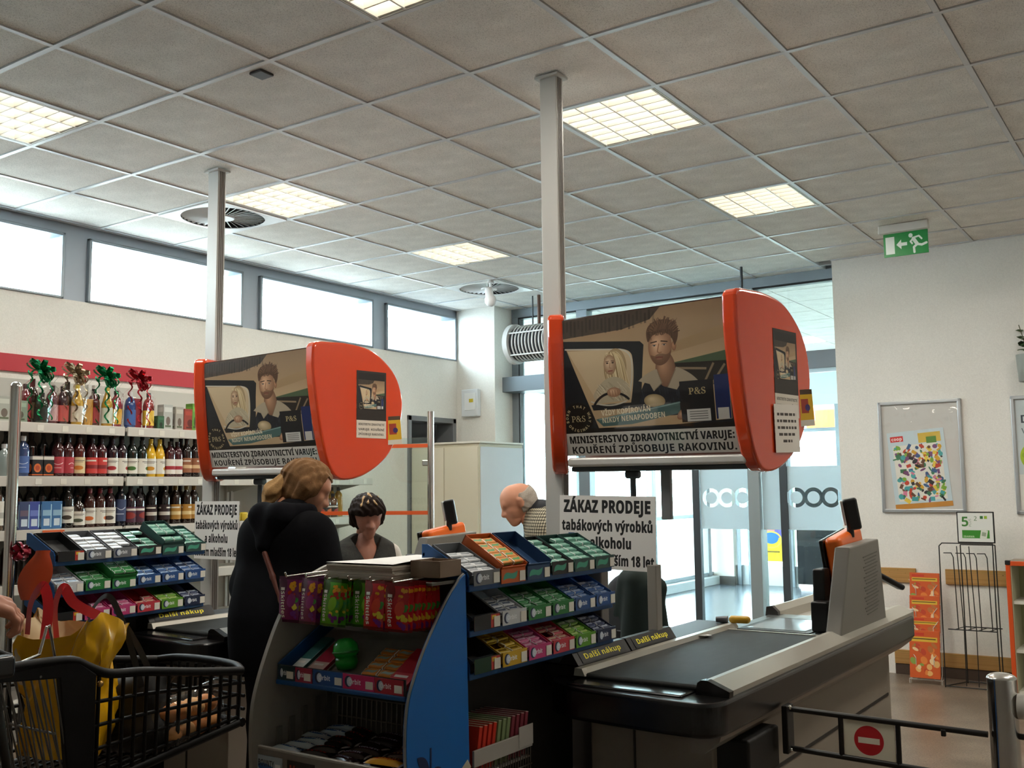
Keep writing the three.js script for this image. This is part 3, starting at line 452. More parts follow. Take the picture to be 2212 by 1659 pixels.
{ // exit sign, framed posters, plant on the right wall
  const e = thing('exit_sign', 'green running-man emergency exit sign under the ceiling', 'exit sign', [-1.635, YC, -7.22]);
  const ex = canvas(512, 256, (x, W, H) => {
    fill(x, '#0d8a3e', 0, 0, W, H); x.fillStyle = '#e8f3ea'; x.fillRect(24, 36, 104, 190);
    x.beginPath(); x.moveTo(148, 130); x.lineTo(206, 76); x.lineTo(206, 112); x.lineTo(272, 112); x.lineTo(272, 148); x.lineTo(206, 148); x.lineTo(206, 184); x.fill();
    x.beginPath(); x.arc(316, 46, 24, 0, 7); x.fill(); x.lineCap = 'round'; x.lineJoin = 'round'; x.strokeStyle = '#e8f3ea';
    const L = (w, p) => { x.lineWidth = w; x.beginPath(); p.forEach(([a, b], i) => (i ? x.lineTo(a, b) : x.moveTo(a, b))); x.stroke(); };
    L(40, [[346, 84], [386, 146]]); L(20, [[350, 74], [410, 62], [440, 96]]); L(20, [[344, 84], [312, 112], [330, 136]]); L(26, [[390, 150], [440, 162], [492, 146]]); L(26, [[384, 152], [348, 178], [352, 232]]);
  });
  mesh('housing', B(0.335, 0.06, 0.05, 0.008), M('#d6d2ca', 0.5), e, [0, -0.026, 0]); mesh('sign_plate', B(0.296, 0.165, 0.006, 0.002), T(ex, 0.35), e, [0.01, -0.142, 0]);
  const fr = M('#c5c9cc', 0.3, 0.7);
  const frame = (x0, x1, y0, y1, label, w) => {
    const t = thing('picture_frame', label, 'frame', [(x0 + x1) / 2, (y0 + y1) / 2, ZR + 0.012]); const a = (x1 - x0) / 2, b = (y1 - y0) / 2, k = 0.013;
    for (const s of [-1, 1]) { mesh('frame_side', B(2 * k, 2 * b, 0.022, 0.006), fr, t, [s * (a - k), 0, 0]); mesh('frame_side', B(2 * a, 2 * k, 0.022, 0.006), fr, t, [0, s * (b - k), 0]); }
    mesh('backing', B(2 * a - 0.02, 2 * b - 0.02, 0.004), M('#cfccc6', 0.7), t, [0, 0, -0.008]);
    const film = sheet(30, 40, (u, v) => [(u - 0.5) * 2 * (a - 0.02), (v - 0.5) * 2 * (b - 0.02), 0.003 + 0.006 * Math.max(0, v - 0.55) * (Math.sin(u * 21 + v * 9) + Math.sin(u * 9 - v * 31 + 2) + Math.sin(v * 47 + u * 5) * 0.6)]);
    mesh('cover_film', film, M('#ffffff', 0.04, 0, { transmission: 1, thickness: 0, ior: 1.5 }), t);
    return t;
  };
  frame(-2.09, -1.488, 1.205, 2.052, 'silver poster frame holding the tilted colourful leaflet');
  const t2 = frame(-1.155, -0.55, 1.195, 2.045, 'silver poster frame cut off by the right picture edge');
  const leaf = canvas(512, 724, (x, W, H) => {
    fill(x, '#c9d8dc', 0, 0, W, H); fill(x, '#e6e2d6', 40, 130, W - 80, H - 200); const cs = ['#c8452c', '#d7a52a', '#3e7d58', '#3a5f8e', '#7d4c7b', '#2f2d33', '#d97f9a', '#7fae3c', '#6b4a35', '#e9c94a', '#4aa6a8'];
    for (let i = 0; i < 190; i++) { x.save(); x.translate(50 + rnd() * 420, 140 + rnd() * 520); x.rotate(rnd() * 3); x.fillStyle = cs[(rnd() * cs.length) | 0]; const w = 16 + rnd() * 44, h = 12 + rnd() * 34; if (rnd() < 0.5) x.fillRect(-w / 2, -h / 2, w, h); else { x.beginPath(); x.ellipse(0, 0, w / 2, h / 2, 0, 0, 7); x.fill(); } x.restore(); }
    fill(x, '#d8b64a', 280, 30, 200, 90); fill(x, '#5a8a3a', 350, 70, 90, 60); fill(x, '#d0302a', 26, 40, 118, 52); text(x, 'coop', 36, 80, 42, '#f4f0ea', { w: 98 }); fill(x, '#c98a3a', 0, H - 46, W, 46);
  });
  tag(mesh('leaflet', B(0.412, 0.585, 0.002), T(leaf, 0.45), scene, [-1.806, 1.533, ZR + 0.0075], [0, 0, 0.075]), 'colourful offer leaflet tilted inside the silver wall frame', 'leaflet');
  const p2 = canvas(384, 560, (x, W, H) => { fill(x, '#c8d2d4', 0, 0, W, H); text(x, 'D', 18, 118, 56, '#3a4550', {}); text(x, 've', 22, 172, 50, '#59646c', { bold: false }); x.fillStyle = '#a9c21f'; x.beginPath(); x.ellipse(120, 290, 110, 90, 0, 0, 7); x.fill(); for (let i = 0; i < 50; i++) { x.fillStyle = ['#d9622e', '#e6b02a', '#8fae1a', '#c93a2a', '#f1efe0'][i % 5]; x.beginPath(); x.arc(30 + rnd() * 260, 210 + rnd() * 150, 5 + rnd() * 12, 0, 7); x.fill(); } fill(x, '#e4e2db', 0, 380, W, 180); x.strokeStyle = '#c9432a'; x.lineWidth = 9; x.strokeRect(40, 440, 26, 36); });
  tag(mesh('poster_print', B(0.55, 0.79, 0.002), T(p2, 0.5), scene, [-0.85, 1.62, ZR + 0.0075]), 'pale poster with lime green fruit print at the right picture edge', 'poster');
  const pl = thing('wall_planter', 'small leafy plant in a frosted wall vase at the right edge', 'plant', [-1.0, 2.13, ZR + 0.09]);
  mesh('vase', lathe([[0.0, 0], [0.075, 0.005], [0.085, 0.1], [0.09, 0.2], [0.086, 0.2], [0.08, 0.01], [0, 0.012]], 20), M('#a7aca4', 0.6, 0, { transmission: 0.3 }), pl);
  const leafG = sheet(4, 8, (u, v) => { const w = 0.026 * Math.sin(Math.PI * Math.min(1, v * 1.02)) ** 0.8; return [(u - 0.5) * 2 * w, 0.012 * Math.sin(v * 2.5) - Math.abs(u - 0.5) * 0.012, v * 0.075]; });
  for (let k = 0; k < 20; k++) { const h = 0.2 + (k % 7) * 0.035, a = k * 2.4; mesh('leaf', leafG, M(['#2f4a26', '#3d5a2c', '#28401f'][k % 3], 0.5), pl, [Math.cos(a) * 0.05, h, Math.sin(a) * 0.03], [0.2 - (k % 3) * 0.4, a, 0]); }
  for (let k = 0; k < 4; k++) mesh('stem', tube([[0, 0.1, 0], [0.02 * Math.cos(k * 1.7), 0.25, 0.02 * Math.sin(k * 1.7)], [0.06 * Math.cos(k * 1.7), 0.42, 0.03 * Math.sin(k * 1.7)]], 0.003, 12, 5), M('#4d4a2c', 0.7), pl);
  const bx = thing('fuse_box', 'white electrical box with yellow label on the corner pier', 'fuse box', [-6.0, 2.27, -8.07]);
  mesh('box', B(0.2, 0.27, 0.06, 0.008), M('#dfe3e6', 0.5), bx, [0, 0, 0.03]); mesh('lid', B(0.13, 0.17, 0.01, 0.003), M('#eceff0', 0.4), bx, [0.01, 0.01, 0.064]); mesh('warning_label', B(0.05, 0.035, 0.002), M('#d8c23a', 0.5), bx, [0.03, 0.02, 0.071]);
}
// ---------------------------------------------------------------- checkouts
const steel = M('#8b8f8e', 0.3, 0.85), rail = M('#b9b5aa', 0.35, 0.45), rubberTex = noiseTex(256, [38, 41, 41], 10, 0, 3), beltMat = T(rubberTex, 0.62, { specularIntensity: 0.45 }), counterMat = M('#8a8073', 0.6);
const prism = (pts, z0, z1) => extrude(pts, z0 - z1).translate(0, 0, z1);           // polygon in xy run along z
{
  const t = thing('checkout_counter', 'checkout counter with black belt and pale rails in the right foreground', 'checkout', [-1.5, 0, -4]), o = (g) => g.translate(1.5, 0, 4);
  const add = (n, g, m) => mesh(n, o(g), m, t);
  add('plinth', boxAt(-1.7, -1.36, 0, 0.1, -3.05, -5.3), black);
  add('cabinet', boxAt(-1.74, -1.31, 0.1, 0.705, -2.98, -5.05, 0.006), counterMat);
  add('panel_slot', boxAt(-1.3125, -1.306, 0.436, 0.448, -3.3, -5.0), M('#191512', 0.6));
  add('panel_joint', boxAt(-1.58, -1.574, 0.12, 0.7, -2.974, -2.982), M('#2b2621', 0.6));
  add('belt', merge([boxAt(-1.702, -1.3, 0.8, 0.82, -2.9, -4.07), C(0.0105, 0.0105, 0.402, 16).rotateZ(Math.PI / 2).translate(-1.501, 0.8095, -2.9)]), beltMat);
  add('deck', boxAt(-1.75, -1.27, 0.77, 0.816, -4.075, -4.72, 0.004), steel);
  add('deck_lip', boxAt(-1.735, -1.29, 0.8, 0.823, -4.068, -4.082), M('#cfcac0', 0.3, 0.5));
  add('chute', boxAt(-1.76, -1.28, 0.74, 0.79, -4.72, -5.45, 0.004), M('#b8b5ad', 0.35, 0.3));
  add('under_deck', boxAt(-1.72, -1.32, 0.7, 0.8, -2.96, -4.75), black);
  add('scanner_frame', boxAt(-1.69, -1.38, 0.815, 0.82, -4.13, -4.56, 0.002), M('#23282a', 0.4)); add('scanner_glass', boxAt(-1.66, -1.41, 0.8195, 0.8215, -4.17, -4.52), M('#b7c0c3', 0.05, 0.2));
  add('right_rail', prism([[-1.305, 0.805], [-1.298, 0.832], [-1.287, 0.84], [-1.27, 0.84], [-1.203, 0.815], [-1.206, 0.79], [-1.3, 0.79]], -2.89, -5.12), rail);
  add('rail_end', prism([[-1.308, 0.803], [-1.301, 0.834], [-1.288, 0.843], [-1.268, 0.843], [-1.199, 0.816], [-1.202, 0.788], [-1.302, 0.788]], -2.86, -2.89), blackGloss);
  add('left_rail', prism([[-1.742, 0.812], [-1.738, 0.836], [-1.712, 0.836], [-1.7, 0.812]], -2.88, -4.18), rail);
  add('chute_rail', prism([[-1.765, 0.78], [-1.755, 0.85], [-1.73, 0.855], [-1.705, 0.83], [-1.7, 0.78]], -4.69, -5.45), rail);
  add('chute_rail_end', prism([[-1.767, 0.78], [-1.757, 0.852], [-1.73, 0.857], [-1.703, 0.832], [-1.698, 0.78]], -4.66, -4.69), M('#3a3836', 0.4));
  const s = new THREE.Shape(); s.moveTo(-1.83, 3.15); s.lineTo(-1.83, 2.98); s.bezierCurveTo(-1.83, 2.86, -1.77, 2.79, -1.66, 2.775); s.quadraticCurveTo(-1.45, 2.745, -1.27, 2.75); s.quadraticCurveTo(-1.205, 2.755, -1.203, 2.83); s.lineTo(-1.203, 5.07); s.lineTo(-1.28, 5.07); s.lineTo(-1.28, 2.92); s.lineTo(-1.745, 2.92); s.lineTo(-1.76, 3.15); s.closePath();
  const bg = new THREE.ExtrudeGeometry(s, { depth: 0.075, bevelEnabled: true, bevelSize: 0.008, bevelThickness: 0.012, bevelSegments: 3, curveSegments: 14 }).rotateX(-Math.PI / 2).translate(0, 0.712, 0);
  add('bumper', bg, M('#0e0e0f', 0.28));
  add('nose_step', boxAt(-1.72, -1.32, 0.785, 0.806, -2.79, -2.92, 0.009), M('#101112', 0.18));
  add('lower_trim', prism([[-1.205, 0.7], [-1.21, 0.685], [-1.26, 0.645], [-1.3, 0.645], [-1.3, 0.7]], -2.8, -5.08), M('#8d847a', 0.4, 0.3));
  add('till_side', boxAt(-2.02, -1.745, 0.02, 0.75, -3.2, -3.24, 0.004), M('#3f372f', 0.8));
  add('ledge', boxAt(-1.9, -1.742, 0.76, 0.835, -2.93, -4.2, 0.006), M('#141414', 0.5));
  copy(t, [-1.5 + DX, 0, -4], 0, 'checkout counter with black belt on the left, beyond the shopping cart');
}
// dividers
{
  const lab = canvas(512, 96, (x, W, H) => { fill(x, '#121212', 0, 0, W, H); text(x, 'Další nákup', W / 2, 68, 62, '#ffee14', { align: 'center', w: 430 }); });
  const bar = (p, label, turn = 0) => {
    const t = thing('belt_divider', label, 'divider', p, Math.PI / 2 + turn, 'next-customer divider bars');
    mesh('bar', extrude([[-0.036, 0], [0.036, 0], [0.01, 0.037], [-0.01, 0.037]], 0.36, 0.002, 2).rotateY(Math.PI / 2).translate(-0.18, 0.003, 0), M('#141414', 0.45), t);
    mesh('lettering', new THREE.PlaneGeometry(0.3, 0.042), T(lab, 0.5), t, [0, 0.0225, 0.0265], [-0.612, 0, 0]);
    return t;
  };
  bar([-1.778, 0.836, -3.09], 'black divider bar with yellow lettering, nearest on the right belt');
  bar([-1.778, 0.836, -3.465], 'black divider bar with yellow lettering, second along the right belt');
  bar([-4.0, 0.836, -3.07], 'black divider bar with yellow lettering on the left belt');
  const y = thing('hand_stamp', 'small yellow and grey rounded handle lying at the end of the right belt rail', 'handle', [-1.72, 0.835, -4.16], 0.25);
  mesh('grip', new THREE.CapsuleGeometry(0.016, 0.06, 6, 14).rotateZ(Math.PI / 2), M('#c89a22', 0.4), y, [0.03, 0.016, 0]); mesh('tip', C(0.012, 0.016, 0.05, 12).rotateZ(Math.PI / 2), M('#5b5d60', 0.4), y, [-0.045, 0.014, 0]);
  const c = thing('counter_papers', 'white slips of paper lying on the till side of the right counter', 'papers', [-1.82, 0.812, -3.9], 0.3); for (let k = 0; k < 3; k++) mesh('sheet', sheet(4, 4, (u, v) => [(u - 0.5) * 0.14, 0.002 + 0.004 * k + 0.008 * v * v, (v - 0.5) * 0.2]), M('#e4e4e0', 0.7), c, [0.01 * k, 0, 0.03 * k], [0, 0.2 * k, 0]);
}
// till terminals (screens face the cashier, we see the orange backs)
{
  const t = thing('till_terminal', 'till terminal with orange screen back and grey stand on the right counter', 'terminal', [-1.29, 0.82, -4.42]);
  const side = (pts, d, b) => extrude(pts, d, b).rotateY(Math.PI / 2);                  // polygon drawn (z towards viewer = -x) then turned to face +x
  const st = side([[-0.02, 0.0], [0.32, 0.0], [0.25, 0.345], [-0.18, 0.33], [-0.345, 0.0]].filter((_, i) => i !== 0).map(([a, b]) => [a, b]), 0.05, 0.006);
  mesh('stand', st, M('#77746d', 0.5, 0.25), t, [0, 0.005, 0]);
  for (let k = 0; k < 18; k++) mesh('text_line', B(0.003, 0.005, 0.16 + 0.03 * (k % 3)), M('#5e5b55', 0.7), t, [0.0562, 0.055 + k * 0.0142, -0.11], [0.06, 0, 0]);  // thin bars for the engraved text lines on the stand
  mesh('screen_housing', B(0.075, 0.3, 0.33, 0.025), M('#e0651a', 0.35), t, [-0.035, 0.245, -0.1], [0.12, 0, 0.1]);
  mesh('screen', B(0.02, 0.27, 0.34, 0.008), blackGloss, t, [-0.083, 0.25, -0.1], [0.12, 0, 0.1]);
  mesh('screen_arm', B(0.05, 0.26, 0.09, 0.01), black, t, [-0.08, 0.12, 0.14]); mesh('drawer_box', B(0.07, 0.12, 0.12, 0.008), black, t, [-0.06, 0.062, 0.19]);
  mesh('display_stem', C(0.013, 0.016, 0.12, 14), black, t, [-0.02, 0.43, -0.1]); mesh('customer_display', B(0.06, 0.14, 0.035, 0.012), M('#16181a', 0.35), t, [-0.01, 0.47, -0.1], [0.1, 0.5, 0.12]); mesh('display_back', B(0.012, 0.11, 0.03, 0.005), M('#b9bbb9', 0.4), t, [-0.045, 0.475, -0.085], [0.1, 0.5, 0.12]);
  mesh('card_reader', B(0.16, 0.025, 0.06, 0.01), black, t, [0.06, 0.17, -0.35], [0, 0.7, -0.5]);
  copy(t, [-1.29 + DX, 0.82, -4.42], 0, 'till terminal with orange screen back on the left counter, right of the cashier');
}
{ // partition posts and the till chair
  const p = thing('partition_post', 'short grey post under the right corner of the right notice', 'post', [-1.785, 0, -3.56]); mesh('post', B(0.04, 1.12, 0.045, 0.004), M('#8c867e', 0.5), p, [0, 0.56, 0]);
  const rackPost = thing('partition_post', 'short grey post at the far end of the right gum rack', 'post', [-1.835, 0, -3.215]); mesh('post', B(0.055, 1.14, 0.055, 0.006), M('#6f6a64', 0.5), rackPost, [0, 0.57, 0]);
  const c = thing('till_chair', 'black till chair behind the right belt', 'chair', [-2.24, 0, -4.38], -0.3);
  mesh('backrest', new THREE.SphereGeometry(1, 28, 20).scale(0.2, 0.26, 0.035), M('#101113', 0.7), c, [0, 0.76, 0.14], [-0.1, 0, 0]); mesh('seat', B(0.44, 0.07, 0.42, 0.03), M('#101113', 0.7), c, [0, 0.47, -0.08]);
  mesh('back_bar', B(0.05, 0.36, 0.02, 0.006), black, c, [0, 0.58, 0.17]); mesh('column', C(0.025, 0.025, 0.36, 14), chrome, c, [0, 0.26, -0.06]);
  for (let k = 0; k < 5; k++) { const a = k * 1.2566; const l = mesh('leg', B(0.28, 0.03, 0.045, 0.01), black, c, [Math.cos(a) * 0.14, 0.07, -0.06 - Math.sin(a) * 0.14], [0, a, 0]); mesh('castor', new THREE.SphereGeometry(0.027, 10, 8), black, l, [0.13, -0.04, 0]); }
  const j = thing('hung_jacket', 'dark green jacket hung over the till chair', 'jacket', [-2.16, 0.6, -4.42], -0.3);
  mesh('cloth', blob([cap([-0.06, 0.4, 0.14], [0.08, 0.36, 0.14], 0.05, 0.04), cap([-0.08, 0.37, 0.17], [-0.14, 0.05, 0.18], 0.05, 0.06), cap([0.08, 0.35, 0.17], [0.13, 0.03, 0.18], 0.05, 0.06), cap([0, 0.38, 0.18], [0, 0.05, 0.2], 0.06, 0.08)], 0.05, 0.014), M('#10201a', 0.9), j);
}
// ---------------------------------------------------------------- gum racks
const blue = M('#0f4c86', 0.45), blueDark = M('#0d3c6e', 0.5), greyCard = M('#8d887f', 0.8);
const lblCache = new Map();
function gumLabel(bg, style) {
  const k = bg + style;
  if (!lblCache.has(k)) lblCache.set(k, canvas(192, 80, (x, W, H) => {
    fill(x, bg, 0, 0, W, H);
    if (style === 'orbit') { x.fillStyle = '#16284c'; x.beginPath(); x.ellipse(34, 40, 22, 30, 0, 0, 7); x.fill(); x.fillStyle = '#c9d3df'; x.beginPath(); x.ellipse(42, 40, 17, 25, 0, 0, 7); x.fill(); text(x, 'Orbit', 36, 52, 36, '#eef1f4', { w: 76 }); }
    if (style === 'wave') { x.fillStyle = '#43a184'; x.beginPath(); x.moveTo(14, 62); x.quadraticCurveTo(18, 12, 60, 22); x.quadraticCurveTo(95, 34, 128, 14); x.quadraticCurveTo(124, 66, 84, 58); x.quadraticCurveTo(46, 48, 14, 62); x.fill(); }
    if (style === 'dark') { fill(x, '#b8352a', 122, 4, 66, 72); fill(x, '#d9b62e', 130, 10, 30, 22); fill(x, '#2f8a3a', 160, 18, 20, 20); }
  }));
  return lblCache.get(k);
}
const packTex = new Map();
function packMat(c, d) {
  const k = c + d; if (!packTex.has(k)) packTex.set(k, T(canvas(96, 48, (x, W, H) => { fill(x, c, 0, 0, W, H); x.fillStyle = d; x.beginPath(); x.moveTo(8, 36); x.quadraticCurveTo(14, 8, 40, 14); x.quadraticCurveTo(64, 20, 86, 8); x.quadraticCurveTo(82, 40, 50, 34); x.quadraticCurveTo(26, 28, 8, 36); x.fill(); fill(x, '#e9ecec', 0, 0, 5, H); fill(x, '#e9ecec', W - 5, 0, 5, H); }), 0.3)); return packTex.get(k);
}
const packGeo = (() => { const g = new RoundedBoxGeometry(0.057, 0.013, 0.027, 2, 0.004); return g; })();
const tagMat = M('#e8e4d8', 0.6);
function placeAt(o, frame, p, e) {                                    // put a top-level thing at a spot of a turned frame
  const m = new THREE.Matrix4().compose(V(...p), new THREE.Quaternion().setFromEuler(new THREE.Euler(...(e ?? [0, 0, 0]))), V(1, 1, 1)).premultiply(frame);
  m.decompose(o.position, o.quaternion, o.scale); return o;
}
const cartonGeo = (w, h, d) => merge([boxAt(-w / 2, w / 2, 0, 0.002, -d / 2, d / 2), boxAt(-w / 2, -w / 2 + 0.002, 0, h, -d / 2, d / 2), boxAt(w / 2 - 0.002, w / 2, 0, h, -d / 2, d / 2), boxAt(-w / 2, w / 2, 0, h, -d / 2, -d / 2 + 0.002), boxAt(-w / 2, w / 2, 0, h * 0.8, d / 2 - 0.002, d / 2)]);
const carton = cartonGeo(0.13, 0.04, 0.165);
let packBase = new Map();
function gumSlot(frame, x, y, z, tilt, spec, where, rows) {
  const [bg, style, pc, pd, what, lift = 0, start = 0] = spec;
  const b = new THREE.Group(); b.name = numbered('gum_box'); scene.add(b); tag(b, what + ' gum box ' + where, 'gum box', 'gum boxes in the racks');
  const f = new THREE.Matrix4().compose(V(x, y, z), new THREE.Quaternion().setFromEuler(new THREE.Euler(tilt, 0, 0)), V(1, 1, 1)).premultiply(frame);
  placeAt(b, f, [0, 0.004 + lift, -0.085], lift ? [0.06, 0, 0] : undefined);
  mesh('carton', carton, M(style === 'dark' ? '#17181a' : bg, 0.6), b);
  // printed front lip and price tag sit on the tray lip
  const fl = mesh('front_label', B(0.128, 0.042, 0.002), T(gumLabel(bg, style), 0.45), b, [0, 0.028 - lift, 0.0935], [-tilt - (lift ? 0.06 : 0), 0, 0]);
  mesh('price_tag', B(0.03, 0.03, 0.0015), tagMat, fl, [0.046, -0.003, 0.002]);
  if (!pc) return;
  for (let r = start; r < rows; r++) for (let c = 0; c < 2; c++) {
    if (rnd() < 0.07) continue;
    const p = new THREE.Mesh(packGeo, packMat(pc, pd)); p.castShadow = p.receiveShadow = true; p.name = numbered('gum_packet'); scene.add(p);
    tag(p, what + ' gum packet in the box ' + where, 'gum packet', what + ' packets ' + where);
    placeAt(p, f, [-0.03 + 0.06 * c, 0.032 + lift + rr(0, 0.004), 0.062 - 0.029 * r - 0.085], [lift ? 0.06 : -0.18, rr(-0.05, 0.05), 0]);
  }
}
function gumRack(pos, turn, name, label, tiers, rowsOf) {
  const t = thing('gum_rack', label, 'rack', pos, Math.PI / 2 + turn, 'blue gum racks'); t.updateMatrixWorld(true); const L = 0.84, a = 0.5;
  const ys = [1.131, 1.004, 0.884];
  ys.forEach((y, i) => {
    const tr = mesh('tray', sheet(1, 1, (u, v) => [L * u, y + 0.006 + 0.085 * v, -0.002 - 0.155 * v]), blueDark, t);
    mesh('lip', boxAt(0, L, y - 0.008, y + 0.012, -0.004, 0.009, 0.004), blue, tr); mesh('lip_face', boxAt(0, L, y + 0.01, y + 0.05, -0.003, -0.001), M('#20262c', 0.4), tr);
    for (const x of [0, L - 0.006]) mesh('side_panel', extrude([[0.006, y], [0.006, y + 0.035], [-0.002, y + 0.05], [-0.145, y + 0.125], [-0.165, y + 0.125], [-0.165, y + 0.08], [-0.01, y]], 0.006).rotateY(-Math.PI / 2).scale(1, 1, 1).translate(x + 0.006, 0, 0), blue, tr);
    mesh('divider_rail', boxAt(0, L, y + 0.09, y + 0.1, -0.162, -0.155), blue, tr);
    for (let k = 1; k < 6; k++) mesh('divider', extrude([[0, y + 0.008], [0, y + 0.035], [-0.155, y + 0.12], [-0.155, y + 0.09]], 0.0015).rotateY(-Math.PI / 2).translate(k * L / 6, 0, 0), M('#9aa3aa', 0.2, 0, { transmission: 0.6, thickness: 0 }), tr);
    tiers[i].forEach((spec, k) => spec && gumSlot(t.matrixWorld, (k + 0.5) * (L / 6), y + 0.006, -0.002, a, spec, name + ', ' + ['top', 'middle', 'bottom'][i] + ' tier, ' + ['first', 'second', 'third', 'fourth', 'fifth', 'sixth'][k] + ' slot', rowsOf[i]));
  });
  mesh('back_panel', boxAt(0, L, 0.05, 1.2, -0.172, -0.166), M('#2b2825', 0.8), t);
  for (const x of [0.03, L - 0.03]) mesh('upright', boxAt(x - 0.015, x + 0.015, 0.02, 1.2, -0.2, -0.172, 0.003), M('#5d5a55', 0.5), t);
  mesh('foot', boxAt(0, L, 0, 0.02, -0.22, -0.02, 0.003), M('#5d5a55', 0.5), t);
  return t;
}
const G = {
  silver: ['#6f7378', 'orbit', '#c9cdd0', '#8f979e', 'silver'], orange: ['#c4591c', 'wave', '#d98a2c', '#4f9a58', 'orange', 0.022], teal: ['#1d3f66', 'wave', null, null, 'open empty navy', 0.022], blackMint: ['#191b1e', 'wave', '#5f9a88', '#9fc9b8', 'black and mint'], mint: ['#274b48', 'wave', '#62a08d', '#a6d2c1', 'mint green'],
  dark: ['#17181a', 'dark', null, null, 'black'], white: ['#c9cdd0', 'orbit', '#c3c8cc', '#4c5c78', 'white'], green: ['#1f7a36', 'orbit', '#2c8a44', '#a8cfae', 'green'], blueG: ['#20508e', 'orbit', '#2b5ea0', '#a9bdd8', 'blue'],
  darkGreen: ['#123a22', 'dark', null, null, 'dark green'], yellow: ['#cfa51f', 'orbit', '#cfae3c', '#7a5a1a', 'yellow'], pink: ['#c23a78', 'orbit', '#c45a88', '#e6b9cc', 'pink'], red: ['#c23340', 'orbit', '#b84a55', '#d7c2a2', 'red'], lime: ['#5e9a24', 'orbit', '#6fa92e', '#c9dd8a', 'lime green'], navy: ['#1a2746', 'orbit', '#26345c', '#b9c2d3', 'navy'],
};
gumRack([-1.77, 0, -2.345], 0, 'of the right rack', 'blue gum rack of three sloping trays beside the right belt', [[G.silver, G.orange, G.teal, G.blackMint, G.mint, G.mint], [G.dark, G.white, G.green, G.green, G.blueG, G.blueG], [G.darkGreen, G.yellow, G.pink, G.red, G.lime, G.navy]], [5, 3, 3]);
gumRack([-3.885, 0, -2.37], 0.13, 'of the left rack', 'blue gum rack of three sloping trays behind the yellow bag', [[G.dark, G.silver, G.silver, G.blackMint, [...G.mint.slice(0, 5), 0.03], G.mint], [G.white, G.green, [...G.green.slice(0, 5), 0.03], G.blueG, G.blueG, G.blueG], [G.dark, G.pink, G.pink, G.red, G.lime, G.navy]], [5, 3, 2]);
